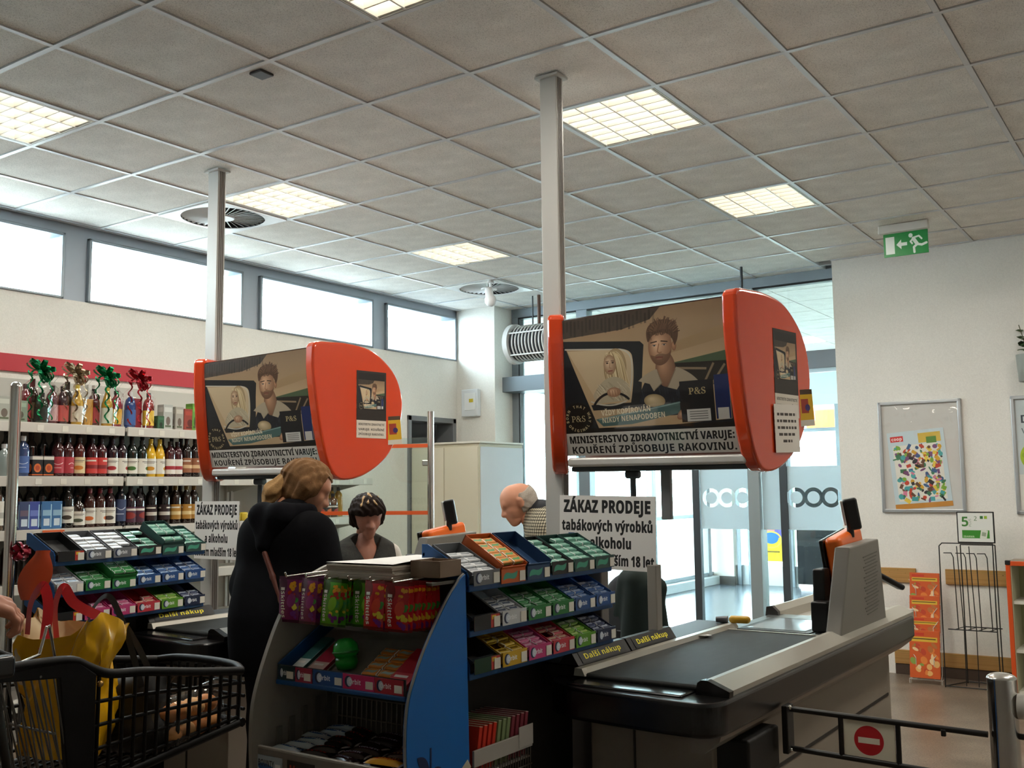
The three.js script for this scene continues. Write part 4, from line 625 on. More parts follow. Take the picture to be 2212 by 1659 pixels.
// ---------------------------------------------------------------- sweets display at the end of the right rack
{
  const t = thing('sweets_display', 'sweets display stand with blue fin panel and grey curved side', 'display stand', [-2.02, 0, -2.2]), o = (g) => g.translate(2.02, 0, 2.2);
  const add = (n, g, m, p = t) => mesh(n, o(g), m, p);
  const finPts = [[2.33, 1.175], [2.31, 1.165], [2.295, 1.15], [2.263, 1.123], [2.221, 1.077], [2.181, 1.026], [2.141, 0.97], [2.109, 0.915], [2.088, 0.871], [2.077, 0.814], [2.074, 0.744], [2.08, 0.66], [2.1, 0.5], [2.13, 0.3], [2.14, 0.02], [2.36, 0.02]];
  const sideShape = (pts) => { const c = new THREE.SplineCurve(pts.slice(0, -2).map(([a, b]) => new THREE.Vector2(-a, b))).getPoints(50); return new THREE.Shape([...c, new THREE.Vector2(-pts.at(-2)[0], pts.at(-2)[1]), new THREE.Vector2(-pts.at(-1)[0], pts.at(-1)[1])]); };
  const side = (pts, x, th) => new THREE.ExtrudeGeometry(sideShape(pts), { depth: th, bevelEnabled: false }).rotateY(-Math.PI / 2).translate(x + th / 2, 0, 0);
  const fin = add('fin_panel', side(finPts, -1.77, 0.014), M('#0566b4', 0.5));
  tag(fin, 'blue shark-fin shaped side panel');
  add('fin_edge', tube(finPts.slice(0, 13).map(([z, y]) => [-1.77, y, -z]), 0.0045, 60, 6), M('#8f8f8a', 0.5), fin);
  { // dark apple and white stick print at the foot of the fin
    const ap = new THREE.Shape(); ap.moveTo(0, 0.05); ap.bezierCurveTo(0.02, 0.075, 0.07, 0.06, 0.06, 0.0); ap.bezierCurveTo(0.05, -0.06, 0.02, -0.07, 0, -0.055); ap.bezierCurveTo(-0.02, -0.07, -0.05, -0.06, -0.06, 0); ap.bezierCurveTo(-0.07, 0.06, -0.02, 0.075, 0, 0.05);
    const lf = new THREE.Shape(); lf.moveTo(-0.005, 0.06); lf.quadraticCurveTo(-0.05, 0.06, -0.055, 0.1); lf.quadraticCurveTo(-0.015, 0.105, -0.005, 0.06);
    const g1 = merge([new THREE.ExtrudeGeometry(ap, { depth: 0.001, bevelEnabled: false }), new THREE.ExtrudeGeometry(lf, { depth: 0.001, bevelEnabled: false }), boxAt(-0.002, 0.004, 0.05, 0.115, 0, 0.001)]).rotateY(Math.PI / 2);
    mesh('apple_print', o(g1.translate(-1.7625, 0.615, -2.17)), M('#0b2550', 0.5), fin);
    mesh('stick_print', o(boxAt(-0.0005, 0.0005, -0.014, 0.014, -0.05, 0.05).rotateX(0.6).translate(-1.762, 0.625, -2.3)), M('#cfc9b2', 0.5), fin);
  }
  const grey = [[2.34, 1.19], [2.3, 1.187], [2.25, 1.172], [2.182, 1.147], [2.106, 1.053], [2.05, 0.942], [2.014, 0.844], [2.003, 0.769], [2.004, 0.668], [2.02, 0.5], [2.06, 0.3], [2.08, 0.02], [2.36, 0.02]];
  add('curved_side', side(grey, -2.278, 0.014), M('#8c857b', 0.55));
  add('back_panel', boxAt(-2.27, -1.78, 0.02, 1.15, -2.35, -2.342), M('#4a4641', 0.8));
  add('base', boxAt(-2.27, -1.78, 0.02, 0.1, -2.34, -2.1, 0.004), M('#3b3834', 0.7));
  const tr = add('gum_tray', sheet(1, 1, (u, v) => [-2.262 + 0.485 * u, 0.874 + 0.13 * v, -2.088 - 0.24 * v]), M('#8c877e', 0.6));
  add('tray_lip', boxAt(-2.266, -1.778, 0.862, 0.876, -2.095, -2.082, 0.004), blue, tr); add('lip_face', boxAt(-2.262, -1.778, 0.874, 0.918, -2.09, -2.087), M('#2a3038', 0.4), tr);
  add('tray_end', extrude([[-2.09, 0.865], [-2.09, 0.92], [-2.33, 1.05], [-2.33, 0.99]].map(([z, y]) => [z, y]), 0.006).rotateY(-Math.PI / 2).translate(-2.26, 0, 0), blue, tr);
  const M5 = [['#1d3c44', 'orbit'], ['#9c2b45', 'orbit'], ['#214f8e', 'orbit'], ['#c42860', 'orbit'], ['#b02a38', 'orbit']], xs = [-2.225, -2.155, -2.06, -1.945, -1.835], ws = [0.066, 0.066, 0.115, 0.115, 0.1];
  M5.forEach(([c, s], i) => { const l = add('lip_label', boxAt(-ws[i] / 2, ws[i] / 2, -0.02, 0.02, 0, 0.002).translate(xs[i], 0.896, -2.087), T(gumLabel(c, s), 0.4), tr); add('price_tag', boxAt(0, 0.026, 0, 0.02, 0, 0.0015).translate(xs[i] + ws[i] / 2 - 0.03, 0.882, -2.085), tagMat, l); });
  // hook bar and hooks
  add('hook_bar', boxAt(-2.265, -1.78, 1.168, 1.18, -2.34, -2.33), aluDark);
  for (const x of HOOKS()) add('hook', merge([rod(V(x, 1.174, -2.34), V(x, 1.168, -2.1), 0.0028), rod(V(x, 1.168, -2.1), V(x, 1.18, -2.095), 0.0028)]), chrome);
  // wire basket
  const wires = [], wr = 0.0022;
  for (let k = 0; k <= 24; k++) { const x = -2.262 + 0.02 * k; wires.push(rod(V(x, 0.62, -2.33), V(x, 0.79, -2.335), wr, 5)); }
  for (const y of [0.66, 0.73, 0.79]) wires.push(rod(V(-2.265, y, -2.335), V(-1.78, y, -2.335), wr * 1.3, 5));
  for (let k = 0; k <= 12; k++) { const z = -2.04 - 0.024 * k; wires.push(rod(V(-2.265, 0.615, z), V(-1.78, 0.615, z), wr, 5)); }
  add('wire_basket', merge(wires), M('#8a857c', 0.4, 0.5));
  add('basket_front', boxAt(-2.285, -1.78, 0.6, 0.697, -2.032, -2.026, 0.002), M('#7d7870', 0.5)); add('basket_rim', boxAt(-2.287, -1.78, 0.694, 0.702, -2.035, -2.023, 0.003), M('#a7a39b', 0.4, 0.4));
  for (let k = 0; k < 5; k++) add('side_slat', boxAt(-2.268, -2.264, 0.62, 0.74 + 0.02 * k, -2.09 - 0.05 * k, -2.11 - 0.05 * k), M('#6f6a62', 0.6));
  const sign = (n, bg, fg, s, x, w, arc) => add('brand_tag', boxAt(x - w / 2, x + w / 2, 0.633, 0.678, -2.026, -2.024), T(canvas(256, 96, (c, W, H) => { fill(c, bg, 0, 0, W, H); if (arc) { c.fillStyle = '#2a5c9c'; c.beginPath(); c.ellipse(110, 74, 90, 26, 0.15, 0, 7); c.fill(); fill(c, '#e8e8e8', 190, 40, 50, 50); } text(c, s, 20, 62, 52, fg, { w: W * 0.62 }); }), 0.5));
  sign('a', '#a7b4bc', '#2b3038', 'BOUNTY', -2.225, 0.105, true); sign('b', '#18120f', '#b5402a', 'Mars', -2.1, 0.105);
  add('top_board', boxAt(-2.27, -1.78, 1.152, 1.16, -2.34, -2.2), M('#5b5750', 0.7));
}
function HOOKS() { return [-2.245, -2.163, -2.078, -1.994, -1.912, -1.832]; }
{ // bags of fruit sweets on the hooks
  const pack = (bg, dark, blob2) => canvas(160, 288, (x, W, H) => {
    fill(x, bg, 0, 0, W, H); fill(x, dark, 0, 0, W, 20); fill(x, dark, 0, H - 16, W, 16); x.fillStyle = dark; x.beginPath(); x.ellipse(38, 60, 40, 50, 0, 0, 7); x.fill();
    ['#e8a41e', '#c8301f', '#3c9a3a', '#e9d23a', '#7a2f86'].forEach((c, i) => { for (let k = 0; k < 5; k++) { x.fillStyle = c; x.beginPath(); x.arc(96 + rnd() * 52, 40 + i * 46 + rnd() * 40, 7 + rnd() * 9, 0, 7); x.fill(); } });
    x.fillStyle = blob2; x.beginPath(); x.ellipse(110, 150, 30, 44, 0.3, 0, 7); x.fill();
    text(x, 'Skittles', 24, 92, 46, '#efe9e2', { rot: Math.PI / 2, w: 170 }); fill(x, '#e6e1da', 22, 70, 36, 18);
  });
  const g = sheet(8, 12, (u, v) => { const x = (u - 0.5) * 0.078, y = (v - 0.5) * 0.132, th = 0.009 * Math.sin(Math.PI * u) ** 0.7 * Math.sin(Math.PI * Math.min(1, Math.max(0, (v - 0.06) / 0.88))) ** 0.5; return [x, y, th + (v < 0.06 || v > 0.94 ? 0.001 * Math.sin(u * 40) : 0)]; });
  const b = sheet(8, 12, (u, v) => { const x = (0.5 - u) * 0.078, y = (v - 0.5) * 0.132, th = 0.009 * Math.sin(Math.PI * u) ** 0.7 * Math.sin(Math.PI * Math.min(1, Math.max(0, (v - 0.06) / 0.88))) ** 0.5; return [x, y, -th]; });
  const pg = merge([g, b]), kinds = [['#7b1e5c', '#4a1238', '#a3408a', 'purple'], ['#4f9c1c', '#2f5a12', '#8ccf34', 'green'], ['#b5161c', '#6e0f12', '#d8432a', 'red']].map((k) => [T(pack(...k.slice(0, 3)), 0.25), k[3]]);
  const hook = ['first', 'second', 'third', 'fourth', 'fifth', 'sixth'], per = [4, 5, 6, 5, 8, 8], col = [0, 0, 1, 1, 2, 2], start = [0, 0, 0, 0.045, 0, 0];
  HOOKS().forEach((x, i) => { for (let k = 0; k < per[i]; k++) tag(mesh('sweet_bag', pg, kinds[col[i]][0], scene, [x + rr(-0.003, 0.003), 1.1 + rr(-0.004, 0.004), -2.112 - start[i] - k * 0.021], [rr(-0.12, 0.02), rr(-0.16, 0.16), rr(-0.03, 0.03)]), kinds[col[i]][1] + ' sweet bag on the ' + hook[i] + ' hook from the left' + (k === 0 ? ', front-most' : ', behind the front-most'), 'sweet bag', 'sweet bags on hook ' + hook[i]); });
}
{ // contents of the front gum tray
  const f = new THREE.Matrix4().compose(V(-2.02, 0.878, -2.09), new THREE.Quaternion().setFromEuler(new THREE.Euler(0.5, 0, 0)), V(1, 1, 1));
  const one = (x, z, m, label, group) => { const p = new THREE.Mesh(packGeo, m); p.castShadow = p.receiveShadow = true; p.name = numbered('gum_packet'); scene.add(p); tag(p, label, 'gum packet', group); placeAt(p, f, [x, 0.008, z], [rr(-0.05, 0.05), rr(-0.06, 0.06), 0]); };
  for (let r = 0; r < 5; r++) for (let c = 0; c < 2; c++) one(0.075 + c * 0.06, -0.03 - r * 0.03, packMat('#cf7d22', '#9fb4ae'), 'orange gum packet in the tray of the sweets display', 'orange packets in the display tray');
  for (let r = 0; r < 3; r++) one(0.175 + 0.004 * r, -0.03 - r * 0.03, packMat('#b3243a', '#d8d3cf'), 'red gum packet beside the blue fin panel', 'red packets in the display tray');
  const flat = (w, d, x, z, c1, c2, label) => { const p = new THREE.Mesh(B(w, 0.016, d, 0.002), T(canvas(64, 128, (q, W, H) => { fill(q, c1, 0, 0, W, H); fill(q, c2, 0, 84, W, 44); fill(q, '#e8e4e0', 8, 92, 40, 8); }), 0.4)); p.castShadow = p.receiveShadow = true; p.name = numbered('gum_carton'); scene.add(p); tag(p, label, 'gum carton'); placeAt(p, f, [x, 0.01, z]); };
  flat(0.06, 0.13, -0.118, -0.09, '#b12a45', '#d8b9b2', 'flat pink gum carton in the display tray'); flat(0.045, 0.16, -0.19, -0.1, '#2b5f5e', '#c8cfcd', 'long teal gum carton at the left of the display tray'); flat(0.075, 0.16, 0.198, -0.09, '#a8202f', '#c9444e', 'red gum carton against the blue fin panel');
  const j = thing('gum_tub', 'green round gum tub standing in the display tray', 'tub'); placeAt(j, f, [-0.03, 0.0, -0.07], [-0.5, 0, 0.1]);
  mesh('tub_body', lathe([[0, 0], [0.026, 0.002], [0.032, 0.02], [0.03, 0.04], [0, 0.04]], 24), M('#128a2a', 0.3), j); mesh('lid', lathe([[0, 0.088], [0.02, 0.085], [0.034, 0.07], [0.037, 0.05], [0.033, 0.038], [0, 0.036]], 24), M('#17a033', 0.25), j); mesh('lid_ring', new THREE.TorusGeometry(0.036, 0.003, 8, 28).rotateX(Math.PI / 2), M('#0f7a24', 0.3), j, [0, 0.05, 0]);
}
{ // chocolate bars in the basket
  const pg = sheet(10, 6, (u, v) => { const e = Math.min(1, Math.max(0, (u - 0.06) / 0.88)); return [(u - 0.5) * 0.115, 0.016 * Math.sin(Math.PI * v) ** 0.5 * Math.sin(Math.PI * e) ** 0.3, (v - 0.5) * 0.034]; });
  const bm = (bg, c1, s, fg) => T(canvas(192, 64, (x, W, H) => { fill(x, bg, 0, 0, W, H); x.fillStyle = c1; x.beginPath(); x.ellipse(96, 36, 74, 20, 0.05, 0, 7); x.fill(); text(x, s, 44, 46, 34, fg, { w: 108 }); fill(x, '#bdb9b4', 0, 0, 8, H); fill(x, '#bdb9b4', W - 8, 0, 8, H); }), 0.25);
  const kinds = [['white and blue', bm('#c6d2da', '#2c5f9e', 'BOUNTY', '#e9eef2'), -2.2], ['black and red', bm('#1a100d', '#2a1410', 'Mars', '#b5301f'), -2.1], ['dark brown', bm('#2a1a18', '#4a2430', 'SNICKERS', '#b9c2d8'), -1.985], ['maroon', bm('#3a1418', '#5a1f22', 'MARS', '#c79a6a'), -1.86]];
  kinds.forEach(([c, m, x], i) => { for (let r = 0; r < 6; r++) for (let l = 0; l < 2; l++) tag(mesh('chocolate_bar', pg, m, scene, [x + rr(-0.012, 0.012), 0.668 + 0.017 * l + 0.02 * (r / 6), -2.065 - r * 0.042 - l * 0.012], [rr(-0.15, 0.15), rr(-0.25, 0.25), rr(-0.08, 0.08)]), c + ' wrapped chocolate bar in the display basket', 'chocolate bar', c + ' bars in the basket'); });
  tag(mesh('chocolate_bar', pg, bm('#d99a1e', '#c4761a', 'Twix', '#a3201a'), scene, [-1.84, 0.7, -2.075], [0, 0.12, 0]), 'golden wrapped chocolate bar next to the blue fin', 'chocolate bar');
}
{ // papers and cardboard tray on top
  const b = thing('cardboard_tray', 'brown open cardboard tray on top of the sweets display', 'tray', [-1.83, 1.163, -2.28], 0.03), cb = M('#8a7663', 0.85);
  mesh('tray_front', B(0.1, 0.045, 0.004), cb, b, [0, 0.032, 0.05]); mesh('tray_back', B(0.1, 0.045, 0.004), cb, b, [0, 0.032, -0.05]); for (const x of [-0.05, 0.05]) mesh('tray_end', B(0.004, 0.045, 0.1), cb, b, [x, 0.032, 0]); mesh('tray_floor', B(0.1, 0.004, 0.1), cb, b, [0, 0.01, 0]);
  const s = thing('paper_stack', 'thick stack of white papers on the sweets display', 'papers', [-2.01, 1.164, -2.36], 0.02);
  mesh('backing_board', B(0.26, 0.008, 0.43, 0.003), M('#9a907f', 0.85), s, [0, 0.004, 0]);
  for (let k = 0; k < 5; k++) mesh('sheet_bundle', B(0.25 - 0.003 * (k % 3), 0.0064, 0.42 - 0.004 * (k % 2), 0.001), M(['#b3aa9c', '#c4bcae', '#a89f91'][k % 3], 0.85), s, [0.003 * Math.sin(k * 2.1), 0.0115 + 0.0066 * k, 0.003 * Math.cos(k * 1.7)], [0, 0.012 * Math.sin(k * 1.3), 0]);
  mesh('top_sheet', sheet(6, 14, (u, v) => [(u - 0.5) * 0.255, 0.0425 + 0.012 * u * Math.sin(v * 3.1) + 0.01 * Math.max(0, 0.4 - v), (0.5 - v) * 0.42]), M('#e6e4e0', 0.8), s);
}
{ // lower side basket with upright sweet cartons
  const t = thing('side_basket', 'white edged wire basket at the foot of the right gum rack', 'basket', [-1.77, 0, -2.37], Math.PI / 2);
  mesh('price_rail', boxAt(0, 0.3, 0.632, 0.678, -0.004, 0.004, 0.002), M('#aaa59c', 0.5), t); mesh('price_card', boxAt(0.225, 0.3, 0.64, 0.7, 0.004, 0.006), M('#b9b4ac', 0.6), t);
  const ws = []; for (let k = 0; k <= 22; k++) ws.push(rod(V(k * 0.0135, 0.54, -0.004), V(k * 0.0135, 0.635, -0.002), 0.0018, 5)); for (let k = 0; k < 12; k++) ws.push(rod(V(0, 0.545, -0.02 * k), V(0.3, 0.545, -0.02 * k), 0.0018, 5)); for (const y of [0.54, 0.58]) ws.push(rod(V(0, y, 0), V(0.3, y, 0), 0.0025, 5));
  mesh('wires', merge(ws), M('#6a665f', 0.4, 0.5), t); for (const x of [0.006, 0.294]) mesh('bracket', boxAt(x - 0.006, x + 0.006, 0.02, 0.6, -0.24, -0.22), M('#4a4743', 0.5), t); mesh('floor_panel', boxAt(0, 0.3, 0.6, 0.604, -0.23, -0.004), M('#8f8a82', 0.7), t);
  t.updateMatrixWorld(true);
  const cs = [['#c8301a', 'red', 4], ['#7f9062', 'green', 3], ['#83343f', 'maroon', 4]]; let x = 0.03;
  cs.forEach(([c, n, k]) => { for (let i = 0; i < k; i++, x += 0.024) { const p = new THREE.Group(); p.name = numbered('sweet_carton'); scene.add(p); tag(p, n + ' upright sweet carton in the lower side basket', 'sweet carton', n + ' cartons in the side basket'); placeAt(p, t.matrixWorld, [x, 0.607, -0.09], [0, 0.08, -0.22]); mesh('box', B(0.017, 0.125, 0.15, 0.001), M(c, 0.5), p, [0, 0.0635, 0]); mesh('top_flap', B(0.017, 0.002, 0.15), M(['#c9b29a', '#b8bda2', '#c0a3a0'][['red', 'green', 'maroon'].indexOf(n)], 0.6), p, [0, 0.127, 0]); } });
}
// ---------------------------------------------------------------- drinks shelving along the window wall
const shelfY = [1.84, 1.52, 1.205, 0.89, 0.57, 0.22];
{
  const wm = M('#cfccc4', 0.55), edge = M('#c3bfb6', 0.5), bays = [[-1.6, -2.78], [-2.79, -3.975], [-3.99, -5.15], [-5.16, -6.33]];
  const lab = ['nearest the picture\'s left edge', 'under the gift packs', 'behind the left post and notice', 'behind the woman in black'];
  bays.forEach(([z0, z1], i) => {
    const t = thing('shelf_unit', 'white drinks shelf unit ' + lab[i], 'shelf', [XW + 0.02, 0, (z0 + z1) / 2], 0, 'drinks shelves along the wall'), L = (z0 - z1) / 2;
    mesh('back_panel', boxAt(0.01, 0.03, 0.1, 2.14, -L, L), M('#bdb9b0', 0.7), t); mesh('base', boxAt(0.02, 0.43, 0.0, 0.12, -L, L, 0.004), M('#8f8b84', 0.6), t);
    for (const z of [-L + 0.015, L - 0.015]) mesh('upright', boxAt(0.02, 0.05, 0, 2.14, z - 0.012, z + 0.012), wm, t);
    shelfY.forEach((y, k) => {
      if (i === 3 && k === 0) return;
      const s = mesh('shelf_board', boxAt(0.03, 0.42, y - 0.028, y - 0.004, -L, L), wm, t);
      mesh('price_rail', boxAt(0.415, 0.432, y - 0.058, y + 0.002, -L + 0.004, L - 0.004, 0.003), edge, s);
      for (const z of [-L + 0.02, L - 0.02]) mesh('bracket', extrude([[0.03, y - 0.03], [0.4, y - 0.03], [0.34, y - 0.05], [0.03, y - 0.11]], 0.003).translate(0, 0, z), wm, s);
      if (k < 3) for (let q = 0; q < 7; q++) mesh('price_ticket', boxAt(0.432, 0.434, y - 0.048, y - 0.012, -L + 0.08 + q * 0.16, -L + 0.12 + q * 0.16), M(['#d9d6cc', '#cfccc0', '#d6d2c6'][q % 3], 0.7), s);
    });
  });
  // hanging offer tickets
  [[-3.5, 1.205], [-4.25, 1.205], [-3.02, 1.205], [-3.05, 1.84]].forEach(([z, y], i) => {
    const t = thing('offer_ticket', ['orange and green offer ticket left of the blue rack', 'orange and green offer ticket above the rack\'s far end', 'orange offer ticket at the picture\'s left edge, lower shelf', 'orange offer ticket at the picture\'s left edge, top shelf'][i], 'price ticket', [XW + 0.456, y, z], 0, 'offer tickets on the shelves');
    mesh('orange_strip', B(0.003, 0.03, 0.14), M('#d8602a', 0.6), t, [0, -0.02, 0]); if (i < 2) { mesh('green_card', B(0.003, 0.07, 0.09), M('#6fa83a', 0.6), t, [0.001, -0.062, 0.02]); mesh('price_card', B(0.002, 0.05, 0.05), M('#d9d2bd', 0.6), t, [0, -0.06, -0.05]); }
  });
  // bottles: glass body lathe, label, cap
  const shapes = {
    syrup: [[0, 0], [0.036, 0.002], [0.037, 0.15], [0.03, 0.185], [0.014, 0.205], [0.014, 0.235], [0, 0.235]],
    wine: [[0, 0], [0.037, 0.002], [0.037, 0.17], [0.03, 0.2], [0.014, 0.225], [0.014, 0.275], [0, 0.275]],
    tall: [[0, 0], [0.033, 0.002], [0.033, 0.19], [0.018, 0.215], [0.013, 0.235], [0.013, 0.28], [0, 0.28]],
    flask: [[0, 0], [0.04, 0.002], [0.041, 0.11], [0.034, 0.14], [0.015, 0.155], [0.015, 0.185], [0, 0.185]],
    curvy: [[0, 0], [0.034, 0.002], [0.036, 0.13], [0.034, 0.15], [0.026, 0.18], [0.014, 0.215], [0.013, 0.25], [0, 0.25]],
  };
  const bg = {}; for (const k in shapes) bg[k] = lathe(shapes[k], 16);
  const glass = (c) => M(c, 0.08, 0, { clearcoat: 1 });
  const labels = new Map();
  const lm = (bgc, kind, c2) => { const k = bgc + kind + c2; if (!labels.has(k)) labels.set(k, T(canvas(128, 128, (x, W, H) => {
    fill(x, bgc, 0, 0, W, H); const f = (cx) => {
      if (kind === 'fruit') { fill(x, '#6d675e', cx - 26, 24, 52, 6); fill(x, '#6d675e', cx - 20, 36, 40, 4); x.fillStyle = c2; x.beginPath(); x.arc(cx + 4, 84, 17, 0, 7); x.fill(); }
      if (kind === 'band') { fill(x, c2, cx - 32, 60, 64, 30); fill(x, '#d8d2c4', cx - 22, 20, 44, 12); }
      if (kind === 'disc') { x.fillStyle = c2; x.beginPath(); x.arc(cx, 72, 28, 0, 7); x.fill(); fill(x, '#d8cfc4', cx - 32, 14, 64, 18); }
      if (kind === 'script') { x.strokeStyle = c2; x.lineWidth = 4; x.beginPath(); x.moveTo(cx - 24, 60); x.bezierCurveTo(cx - 8, 20, cx - 4, 90, cx + 24, 46); x.stroke(); fill(x, c2, cx - 18, 84, 36, 4); }
    }; f(32); f(96);
  }), 0.6)); return labels.get(k); };
  const labG = {}; for (const [k, r, y0, y1] of [['syrup', 0.0372, 0.02, 0.12], ['wine', 0.0375, 0.03, 0.13], ['tall', 0.0335, 0.03, 0.17], ['flask', 0.0412, 0.015, 0.1], ['curvy', 0.0362, 0.02, 0.12]]) labG[k] = new THREE.CylinderGeometry(r, r, y1 - y0, 20, 1, true).translate(0, (y0 + y1) / 2, 0);
  const capG = { syrup: [0.015, 0.03, 0.225], wine: [0.0155, 0.05, 0.252], tall: [0.0145, 0.03, 0.268], flask: [0.0165, 0.025, 0.176], curvy: [0.0145, 0.03, 0.237] };
  const protos = new Map();
  let total = 0;
  const bottle = (z, x, y, shape, gc, lab2, cc, what, group, near) => {
    const key = [shape, gc, lab2?.uuid, cc].join();
    let t = protos.get(key);
    if (!t) { t = thing('bottle', '', 'bottle', [x, y, z], Math.PI / 2 + 0.75, group); mesh('glass_body', bg[shape], glass(gc), t); if (lab2) mesh('label', labG[shape], lab2, t); const [r, h, cy] = capG[shape]; mesh('bottle_cap', C(r, r, h, 14), M(cc, 0.4, 0.2), t, [0, cy, 0]); protos.set(key, t); } else t = copy(t, [x, y, z], Math.PI / 2 + 0.75);
    t.userData.label = what; t.userData.group = group; total++;
    return t;
  };
  const carton = (z, x, y, w, h, d, tex, what, group) => { const t = mesh('drink_carton', B(w, h, d, 0.002), tex, scene, [x, y + h / 2, z]); return tag(t, what, 'carton', group); };
  const Lw = (c) => lm('#d8d4c8', 'fruit', c), XF = -5.82;
  const S2 = [
    [-3.219, 'flask', '#8d9a98', null, '#c9ccce', 'clear squat bottle on the middle shelf left of the blue bottle'], [-3.334, 'syrup', '#31456e', lm('#4a66a0', 'script', '#c6cfdf'), '#dcdcdc', 'blue bottle with white cap on the middle shelf'],
    [-3.558, 'syrup', '#3a1216', lm('#a8323c', 'script', '#e3c9c4'), '#221416', 'bottle with pink-red label right of the orange-disc cartons'], [-3.623, 'syrup', '#3a1216', lm('#a8323c', 'script', '#e3c9c4'), '#221416', 'bottle with pink-red label right of the orange-disc cartons'],
    [-3.699, 'syrup', '#4a1a18', lm('#d2bd92', 'fruit', '#c0742a'), '#2a1a1a', 'bottle with cream peach label on the middle shelf'],
    [-3.786, 'syrup', '#3c0f16', lm('#c23a34', 'band', '#7f1f22'), '#241518', 'bottle with bright red label on the middle shelf'], [-3.852, 'syrup', '#3c0f16', lm('#c23a34', 'band', '#7f1f22'), '#241518', 'bottle with bright red label on the middle shelf'],
    [-3.932, 'syrup', '#24121c', Lw('#a3242a'), '#2a1620', 'white-labelled bottle with cherry print, middle shelf'], [-4.0, 'syrup', '#24121c', Lw('#a3242a'), '#2a1620', 'white-labelled bottle with cherry print, middle shelf'],
    [-4.077, 'syrup', '#14211a', Lw('#3f6a2c'), '#1c2620', 'white-labelled bottle with green print, middle shelf'], [-4.15, 'syrup', '#14211a', Lw('#3f6a2c'), '#1c2620', 'white-labelled bottle with green print, middle shelf'],
    [-4.219, 'curvy', '#d8ab1f', Lw('#c98a24'), '#e0b82a', 'bright yellow bottle on the middle shelf'], [-4.289, 'curvy', '#d8ab1f', Lw('#c98a24'), '#e0b82a', 'bright yellow bottle on the middle shelf'],
    [-4.372, 'syrup', '#3a0f18', lm('#dcd5cc', 'band', '#9c2630'), '#2a1418', 'dark red bottle with white banded label right of the yellow pair'], [-4.431, 'syrup', '#3a0f18', lm('#dcd5cc', 'band', '#9c2630'), '#2a1418', 'dark red bottle with white banded label right of the yellow pair'],
    [-4.508, 'wine', '#1c1110', lm('#8f5a3c', 'band', '#cfae84'), '#3a2418', 'dark bottle with brown label beside the left post'], [-4.578, 'wine', '#1c1110', lm('#8f5a3c', 'band', '#cfae84'), '#3a2418', 'dark bottle with brown label beside the left post'],
  ];
  const place = (list, k) => { const same = list.filter((q) => q[5] === list[k][5]), n = same.indexOf(list[k]); return list[k][5] + (same.length < 2 ? '' : same.length === 2 ? [', left one of two', ', right one of two'][n] : [', leftmost of three', ', middle of three', ', rightmost of three'][n]); };
  S2.map((q, k) => [...q.slice(0, 5), place(S2, k)]).forEach(([z, s, g, l, c, w]) => bottle(z, XF, 1.522, s, g, l, c, w, 'front bottles on the middle shelf'));
  const cd = T(canvas(96, 160, (x, W, H) => { fill(x, '#141214', 0, 0, W, H); fill(x, '#cfc9bf', 0, 6, W, 26); x.fillStyle = '#c8642a'; x.beginPath(); x.arc(48, 96, 34, 0, 7); x.fill(); x.fillStyle = '#a8401c'; x.beginPath(); x.arc(48, 96, 20, 0, 7); x.fill(); fill(x, '#c8642a', 0, 144, W, 8); }), 0.5);
  for (const z of [-3.411, -3.483]) carton(z, XF, 1.522, 0.06, 0.125, 0.066, cd, 'black carton with orange disc on the middle shelf, ' + (z > -3.45 ? 'left' : 'right') + ' one of two', 'black cartons with orange discs');
  const S3 = [
    [-3.194, 'tall', '#5a4a3c', lm('#d8d4c8', 'band', '#a8a49a'), '#d8d8d8', 'white-labelled bottle on the lower shelf at the left edge'],
    [-3.632, 'wine', '#14120f', Lw('#4a4238'), '#2a2620', 'white-labelled bottle right of the blue cartons, lower shelf'], [-3.706, 'flask', '#2a1a10', Lw('#4a5240'), '#2a2620', 'squat white-labelled bottle standing forward, lower shelf'],
    [-3.781, 'syrup', '#3a1810', Lw('#c8642a'), '#7a1f2a', 'white-labelled bottle with orange print, lower shelf'], [-3.852, 'syrup', '#3a1810', Lw('#c8642a'), '#7a1f2a', 'white-labelled bottle with orange print, lower shelf'], [-3.924, 'syrup', '#2a1216', Lw('#4a4440'), '#7a1f2a', 'white-labelled bottle with grey print, lower shelf'],
    [-4.004, 'tall', '#141826', lm('#3a4668', 'script', '#c6cad6'), '#2a2e3a', 'slim blue-black bottle on the lower shelf'], [-4.074, 'syrup', '#1f0f18', lm('#4a2438', 'disc', '#8a2a20'), '#1f1418', 'dark bottle with plum label, lower shelf'], [-4.139, 'syrup', '#1f0f18', lm('#4a2438', 'disc', '#8a2a20'), '#1f1418', 'dark bottle with plum label, lower shelf'],
    [-4.234, 'wine', '#120c0c', lm('#2a1818', 'band', '#c9c2b8'), '#1a1010', 'near-black bottle with small white label, lower shelf'], [-4.337, 'wine', '#120c0c', lm('#2a1818', 'band', '#c9c2b8'), '#1a1010', 'near-black bottle with small white label, lower shelf'],
    [-4.425, 'wine', '#1f1008', lm('#a87a30', 'band', '#d8c08a'), '#8a6a2a', 'dark bottle with gold label, lower shelf'], [-4.514, 'wine', '#1f1008', lm('#a87a30', 'band', '#d8c08a'), '#8a6a2a', 'dark bottle with gold label, lower shelf'], [-4.575, 'wine', '#1f1008', lm('#a87a30', 'band', '#d8c08a'), '#8a6a2a', 'dark bottle with gold label, lower shelf'],
  ];
  S3.map((q, k) => [...q.slice(0, 5), place(S3, k)]).forEach(([z, s, g, l, c, w]) => bottle(z, XF, 1.207, s, g, l, c, w, 'front bottles on the lower shelf'));
